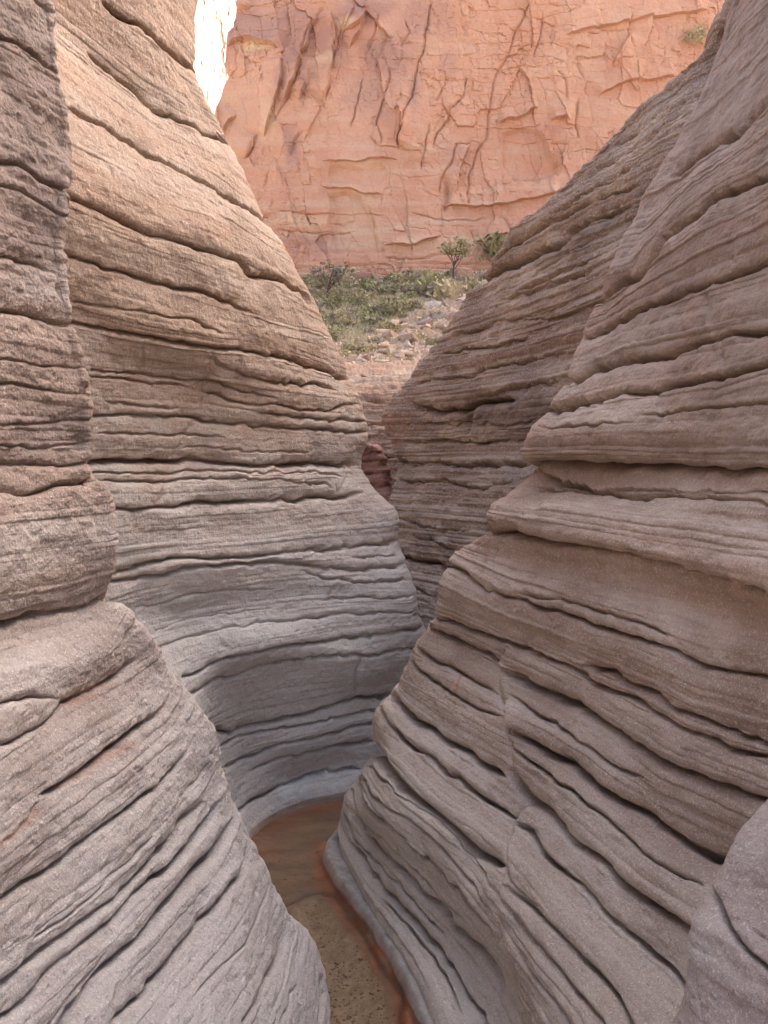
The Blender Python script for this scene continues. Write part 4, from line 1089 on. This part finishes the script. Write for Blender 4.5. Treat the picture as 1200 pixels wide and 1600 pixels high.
def mesh_obj(name, vs, fs, mat, parent=None, smooth=False):
    me = bpy.data.meshes.new(name); me.from_pydata(vs, [], fs); me.materials.append(mat)
    if smooth:
        for p in me.polygons: p.use_smooth = True
    o = bpy.data.objects.new(name, me); COL.objects.link(o)
    if parent: o.parent = parent
    return o

def leaf_quads(rng, centres, n, spread, size, up=0.5):
    vs, fs = [], []
    for i in range(n):
        cx, cy, cz, cr = centres[rng.randrange(len(centres))]
        while True:
            p = [rng.uniform(-1, 1) for _ in range(3)]
            q = sum(x * x for x in p)
            if q <= 1: break
        k = (0.55 + 0.45 * rng.random()) / max(0.3, math.sqrt(q)) if rng.random() < 0.6 else 1
        c = Vector((cx + p[0] * cr * k, cy + p[1] * cr * k, max(0.01, cz + p[2] * cr * k * spread)))
        d = Vector((p[0] + rng.uniform(-.7, .7), p[1] + rng.uniform(-.7, .7), up + rng.uniform(-.5, .6))).normalized()
        s_ = d.cross(Vector((rng.uniform(-1, 1), rng.uniform(-1, 1), rng.uniform(-1, 1)))).normalized()
        L = size * rng.uniform(0.7, 1.6); w_ = L * rng.uniform(0.22, 0.42)
        b = len(vs)
        vs += [tuple(c - d * L * .5), tuple(c + s_ * w_), tuple(c + d * L * .5), tuple(c - s_ * w_)]
        fs.append((b, b + 1, b + 2, b + 3))
    return vs, fs

def branch(vs, fs, p0, p1, r0, r1, n=6, seg=3, bend=0.05, rng=RNG):
    p0 = Vector(p0); p1 = Vector(p1); ax = (p1 - p0).normalized()
    u = ax.orthogonal().normalized(); v = ax.cross(u)
    b0 = len(vs)
    for i in range(seg + 1):
        t = i / seg
        c = p0.lerp(p1, t)
        if 0 < i < seg: c += u * rng.uniform(-bend, bend) + v * rng.uniform(-bend, bend)
        r = r0 + (r1 - r0) * t
        for k in range(n):
            a_ = 2 * math.pi * k / n
            vs.append(tuple(c + (u * math.cos(a_) + v * math.sin(a_)) * r))
    for i in range(seg):
        for k in range(n):
            a_ = b0 + i * n + k; b_ = b0 + i * n + (k + 1) % n
            fs.append((a_, b_, b_ + n, a_ + n))
    fs.append(tuple(b0 + seg * n + k for k in range(n)))

def shrub_mesh(kind, seed, n=260, r=0.45):
    rng = random.Random(seed)
    cs = [(rng.uniform(-.55, .55) * r, rng.uniform(-.55, .55) * r, rng.uniform(.25, .75) * r, r * rng.uniform(.3, .62)) for _ in range(8)]
    vs, fs = leaf_quads(rng, cs, n, 0.85, 0.085)
    for i in range(9):
        a_ = rng.uniform(0, 6.28); k = rng.uniform(.4, 1.0) * r
        branch(vs, fs, (0, 0, -0.05), (math.cos(a_) * k * .8, math.sin(a_) * k * .8, k * 1.1), 0.012, 0.003, 3, 2, 0.03, rng)
    me = bpy.data.meshes.new('shrub'); me.from_pydata(vs, [], fs); me.materials.append(leafM[kind])
    return me

def stone_mesh(seed, mat, sub=1.0):
    import bmesh
    rng = random.Random(seed)
    bm = bmesh.new()
    a, b, c = rng.uniform(.8, 1.3), rng.uniform(.55, 1.0), rng.uniform(.35, .7)
    for i in range(16):
        v = Vector((rng.uniform(-1, 1), rng.uniform(-1, 1), rng.uniform(-1, 1)))
        m = max(abs(v.x), abs(v.y), abs(v.z)); v /= (m ** 0.75)
        bm.verts.new((v.x * a * .5, v.y * b * .5, v.z * c * .5))
    r = bmesh.ops.convex_hull(bm, input=bm.verts)
    bmesh.ops.delete(bm, geom=[g_ for g_ in r['geom_interior'] if isinstance(g_, bmesh.types.BMVert)], context='VERTS')
    bmesh.ops.bevel(bm, geom=list(bm.edges), offset=0.035, segments=1, affect='EDGES')
    bmesh.ops.triangulate(bm, faces=bm.faces)
    bmesh.ops.subdivide_edges(bm, edges=list(bm.edges), cuts=1)
    for v in bm.verts: v.co += Vector((rng.uniform(-1, 1), rng.uniform(-1, 1), rng.uniform(-1, 1))) * 0.012
    me = bpy.data.meshes.new('rock'); bm.to_mesh(me); bm.free(); me.materials.append(mat)
    return me

def hz(x, y): return float(hill_z(np.array([x]), np.array([y]))[0])
def on_hill(px, py):
    """where the line of sight meets the slope"""
    Y = np.linspace(15.02, 43, 600)
    P_ = unproj(np.full(600, px), np.full(600, py), Y)
    h = hill_z(P_[:, 0], Y)
    k = np.where(P_[:, 2] < h)[0]
    if len(k) == 0: return None
    i = k[0]; return P_[i, 0], Y[i], h[i]

kinds = ['olive', 'green', 'grey', 'straw']
shr = {k: [shrub_mesh(k, 100 + 10 * i + j) for j in range(4)] for i, k in enumerate(kinds)}
lab = dict(olive='low olive shrub among the brush on the slope below the red cliff',
           green='fresh green shrub among the brush on the slope below the red cliff',
           grey='dry grey leafless shrub among the brush on the slope below the red cliff',
           straw='straw yellow shrub among the brush on the slope below the red cliff')
def zone_of(px, py, table):
    best = min(table, key=lambda t: (t[0] - px) ** 2 + (t[1] - py) ** 2)
    return best[2]
VZ = [(500, 450, 'under the cliff foot next to the curved left wall'), (500, 500, 'halfway down the rim of the curved left wall'), (525, 545, 'at the lower left end of the brushy slope'),
      (560, 465, 'near the cliff foot left of the red block'), (610, 460, 'near the middle of the cliff foot'), (560, 510, 'in the centre left of the brushy slope'),
      (610, 500, 'in the centre right of the brushy slope'), (585, 545, 'along the lower edge of the brush'), (660, 465, 'below the large bright bush'),
      (700, 455, 'just below the small tree at the cliff foot'), (650, 520, 'out on the bare scree right of the brush'), (690, 500, 'beside the rim of the rough right wall'), (730, 450, 'at the top right end of the slope')]
kd = dict(olive='olive shrub', green='fresh green shrub', grey='dry grey leafless shrub', straw='straw yellow shrub')
def put_shrub(kind, x, y, z, s_, label=None, group=True, at=None):
    o = bpy.data.objects.new(kind and 'shrub', RNG.choice(shr[kind])); COL.objects.link(o)
    o.location = (x, y, z - 0.03); o.rotation_euler = (0, 0, RNG.uniform(0, 6.28))
    o.scale = (s_ * RNG.uniform(.85, 1.25), s_, s_ * RNG.uniform(.7, 1.05))
    if at:
        zn = zone_of(at[0], at[1], VZ)
        tag(o, kd[kind] + ' ' + zn, 'shrub', kind + ' shrubs ' + zn)
    else: tag(o, label, 'shrub')
    return o
def veg_density(px, py):
    # brush thins out into bare scree to the lower right
    ln = np.interp(px, [470, 540, 580, 620, 660, 700, 745], [560, 548, 535, 515, 488, 458, 440])
    return 1.0 if py < ln - 12 else (0.45 if py < ln + 8 else 0.10)
cnt = 0
for tries in range(6000):
    px = RNG.uniform(455, 760); py = RNG.uniform(436, 590)
    if RNG.random() > veg_density(px, py): continue
    h = on_hill(px, py)
    if h is None or h[1] > 39.6: continue
    x, y, z = h
    gx_ = RNG.random()
    kind = 'grey' if gx_ < .30 else 'straw' if gx_ < .58 else 'olive' if gx_ < .95 else 'green'
    put_shrub(kind, x, y, z, RNG.uniform(0.55, 1.35) * (y / 33), at=(px, py))
    cnt += 1
    if cnt >= 215: break
for (px, py, kind, s_, lb) in [
    (668, 462, 'green', 2.2, 'large bright green bush at the top of the slope under the cliff'),
    (608, 578, 'green', 0.42, 'small dark green bush alone on the scree above the orange ledges'),
    (640, 572, 'green', 0.40, 'small green bush on the scree beside the right wall rim'),
    (578, 512, 'green', 1.0, 'round green bush in the middle of the brushy slope'),
    (620, 500, 'olive', 1.2, 'wide yellow green bush right of the middle of the brushy slope'),
    (695, 470, 'straw', 1.7, 'tall straw coloured bush near the right wall rim below the small tree')]:
    x, y, z = on_hill(px, py); put_shrub(kind, x, y, z, s_, lb, False)
x, y, z = on_hill(778, 398) or (5.4, 39, 12.4)
put_shrub('olive', x, y, z, 3.0, 'grey green bush showing above the rim of the rough right wall', False)
pt = unproj(1108, 34, 39.0)
put_shrub('olive', pt[0], cl_Y(pt[0], pt[2]) - 0.5, pt[2], 1.5, 'sparse green bush on a cliff ledge at the top right', False)

# stones
stn = {k: [stone_mesh(300 + 20 * i + j, stoneM[k]) for j in range(6)] for i, k in enumerate(stoneM)}
slab_ = dict(pale='pale angular rock lying in the scree below the brush', tan='tan rock lying in the scree below the brush', red='reddish rock lying in the scree below the brush')
SZ = [(500, 575, 'low against the rim of the curved left wall'), (540, 580, 'just above the orange ledges at the left'), (580, 580, 'just above the middle of the orange ledges'),
      (625, 575, 'beside the small dark green bush'), (570, 555, 'at the lower edge of the brush'), (610, 540, 'in the middle of the scree'), (650, 550, 'right of the middle of the scree'),
      (650, 510, 'high in the scree'), (685, 520, 'beside the broad tan slab'), (700, 480, 'high against the rim of the rough right wall'), (730, 465, 'at the top right end of the slope')]
def put_stone(kind, x, y, z, s_, label=None, at=None):
    o = bpy.data.objects.new('rock', RNG.choice(stn[kind])); COL.objects.link(o)
    o.location = (x, y, z + 0.08 * s_); o.rotation_euler = (RNG.uniform(-.5, .5), RNG.uniform(-.5, .5), RNG.uniform(0, 6.28))
    o.scale = (s_, s_, s_)
    if at:
        zn = zone_of(at[0], at[1], SZ); kk = dict(pale='pale angular rock', tan='tan rock', red='reddish rock')[kind]
        tag(o, kk + ' ' + zn, 'rock', kk + 's ' + zn)
    else: tag(o, label, 'rock')
    return o
for (px, py, kind, s_, lb) in [
    (571, 443, 'red', 1.5, 'upright red block leaning at the foot of the cliff'),
    (727, 436, 'red', 1.1, 'dark red boulder beside the small tree at the cliff foot'),
    (742, 440, 'red', 0.9, 'red boulder half hidden behind the rim of the rough right wall'),
    (678, 535, 'tan', 0.75, 'broad tan slab jutting from the scree next to the rough right wall'),
    (570, 570, 'pale', 0.38, 'tilted pale slab in the scree nearest the curved left wall'),
    (628, 556, 'pale', 0.33, 'white block in the middle of the scree'),
    (660, 508, 'pale', 0.45, 'small white block high in the scree'),
    (688, 500, 'pale', 0.5, 'flat white block at the top of the scree by the right rim')]:
    x, y, z = on_hill(px, py); put_stone(kind, x, y, z, s_, lb)
cnt = 0
for tries in range(4000):
    px = RNG.uniform(470, 750); py = RNG.uniform(470, 592)
    if veg_density(px, py) > .6: continue
    h = on_hill(px, py)
    if h is None: continue
    x, y, z = h
    put_stone(RNG.choice(['pale', 'tan', 'tan', 'tan', 'tan', 'tan', 'red']), x, y, z, RNG.uniform(0.2, 0.75) * (y / 33), at=(px, py))
    cnt += 1
    if cnt >= 190: break
for i in range(34):
    x = RNG.uniform(-1.3, 1.2); y = RNG.uniform(14.35, 15.1)
    o = put_stone(RNG.choice(['tan', 'tan', 'pale', 'red']), x, y, 4.14, RNG.uniform(0.08, 0.26), at=(600 + 1316 * x / y, 584))
# small scree and grass as single masses
vs, fs = [], []
base = [stn[k][j] for k in stn for j in (0, 1)]
for i in range(5200):
    px = RNG.uniform(465, 760); py = RNG.uniform(440, 594)
    if RNG.random() < (0.8 if veg_density(px, py) > .6 else 0.0): continue
    h = on_hill(px, py)
    if h is None: continue
    x, y, z = h; s_ = RNG.uniform(0.03, 0.12) * (0.55 + y / 40)
    t8 = [(-1, -1, -.6), (1, -1, -.6), (1, 1, -.6), (-1, 1, -.6), (-.7, -.6, .5), (.8, -.7, .6), (.6, .8, .4), (-.8, .6, .6)]
    ca, sa = math.cos(i * 1.7), math.sin(i * 1.7); b = len(vs)
    for (a1, b1, c1) in t8:
        a1 *= RNG.uniform(.6, 1.1); b1 *= RNG.uniform(.5, 1); c1 *= RNG.uniform(.5, 1)
        vs.append((x + s_ * (a1 * ca - b1 * sa), y + s_ * (a1 * sa + b1 * ca), z + s_ * (c1 + .3)))
    fs += [(b, b+1, b+5, b+4), (b+1, b+2, b+6, b+5), (b+2, b+3, b+7, b+6), (b+3, b, b+4, b+7), (b+4, b+5, b+6, b+7)]
o = mesh_obj('scree', vs, fs, stoneM['tan']); tag(o, 'loose small stones strewn over the slope', 'scree', kind='stuff')
vs, fs = [], []
for i in range(9000):
    px = RNG.uniform(455, 765); py = RNG.uniform(432, 592)
    if RNG.random() > veg_density(px, py) ** 2 + .02: continue
    h = on_hill(px, py)
    if h is None: continue
    x, y, z = h
    for k in range(3):
        L = RNG.uniform(.08, .26); ax_, ay_ = RNG.uniform(-.12, .12), RNG.uniform(-.12, .12); b = len(vs)
        vs += [(x - .018, y, z - .05), (x + .018, y, z - .05), (x + ax_, y + ay_, z + L)]
        fs.append((b, b+1, b+2)); x += .03
o = mesh_obj('grass', vs, fs, leafM['straw']); tag(o, 'short dry grass covering the slope between the shrubs', 'grass', kind='stuff')

# trees at the cliff foot
def tree(name, loc, h, cr, label, kind='olive', leaves=900, dead=False, seed=1, lean=0.1):
    rng = random.Random(seed)
    r_ = bpy.data.objects.new(name, None); COL.objects.link(r_); r_.location = loc
    tag(r_, label, 'tree')
    vs, fs = [], []
    top = Vector((lean, 0, h * .55))
    branch(vs, fs, (0, 0, -.15), top, h * .028, h * .018, 7, 4, h * .02, rng)
    tips = []
    for i in range(9 if not dead else 13):
        a_ = rng.uniform(0, 6.28); k = rng.uniform(.5, 1.0)
        st = Vector((0, 0, 0)).lerp(top, rng.uniform(.6, 1.0))
        en = top + Vector((math.cos(a_) * cr * k * .8, math.sin(a_) * cr * k * .8, rng.uniform(.1, .42) * h))
        branch(vs, fs, st, en, h * .012, h * .004, 5, 3, h * .02, rng)
        for j in range(3):
            e2 = en + Vector((rng.uniform(-.3, .3), rng.uniform(-.3, .3), rng.uniform(-.02, .25))) * cr
            branch(vs, fs, st.lerp(en, .6), e2, h * .005, h * .0015, 4, 2, h * .01, rng)
            tips.append((e2.x, e2.y, e2.z, cr * rng.uniform(.16, .32)))
        tips.append((en.x, en.y, en.z, cr * rng.uniform(.2, .36)))
    mesh_obj('trunk', vs, fs, barkM, r_)
    lv, lf = leaf_quads(rng, tips, leaves, 0.8, 0.11)
    mesh_obj('crown', lv, lf, leafM[kind], r_)
    return r_
x, y, z = on_hill(706, 446)
tree('tree', (x, y, z), 1.9 * y / 38, 0.62, 'slender tree with a thin grey green crown at the foot of the red cliff', 'olive', 650, seed=4)
x, y, z = on_hill(510, 473)
tree('tree', (x, y, z), 1.25 * y / 32, 0.8, 'low spreading half bare tree beside the rim of the curved left wall', 'grey', 380, True, seed=9)

# gravel on the pool bed
vs, fs = [], []
g_ok = 0
for i in range(3000):
    if g_ok > 700: break
    px = RNG.uniform(400, 660); py = RNG.uniform(1270, 1640)
    p = unproj(px, py, y_for_z(py, -0.06)); ix = int((p[0] - bx[0]) / (bx[1] - bx[0])); iy = int((p[1] - by[0]) / (by[1] - by[0]))
    if not (0 < ix < 479 and 0 < iy < 759): continue
    if sandz[iy, ix] < 0.6 and RNG.random() > 0.12: continue
    if shf[iy, ix] > 0.3: continue
    z = bedz[iy, ix]; r = RNG.uniform(0.003, 0.010) * (1.8 if RNG.random() < .06 else 1); b = len(vs)
    t = RNG.uniform(0, 3.14); k_ = RNG.uniform(.6, 1)
    for (a1, b1, c1) in ((1, 0, 0), (.6, .75, .1), (-.6, .8, 0), (-1, 0, .05), (-.5, -.8, 0), (.6, -.7, .1), (0, 0, .8), (0, 0, -.8)):
        vs.append((p[0] + r * (a1 * math.cos(t) - b1 * k_ * math.sin(t)), p[1] + r * (a1 * math.sin(t) + b1 * k_ * math.cos(t)), z + r * .5 * (c1 + .4)))
    for j in range(6):
        fs.append((b + j, b + (j + 1) % 6, b + 6)); fs.append((b + (j + 1) % 6, b + j, b + 7))
    g_ok += 1
o = mesh_obj('gravel', vs, fs, stoneM['tan'], smooth=True); tag(o, 'fine gravel scattered on the bed of the pool', 'gravel', kind='stuff')
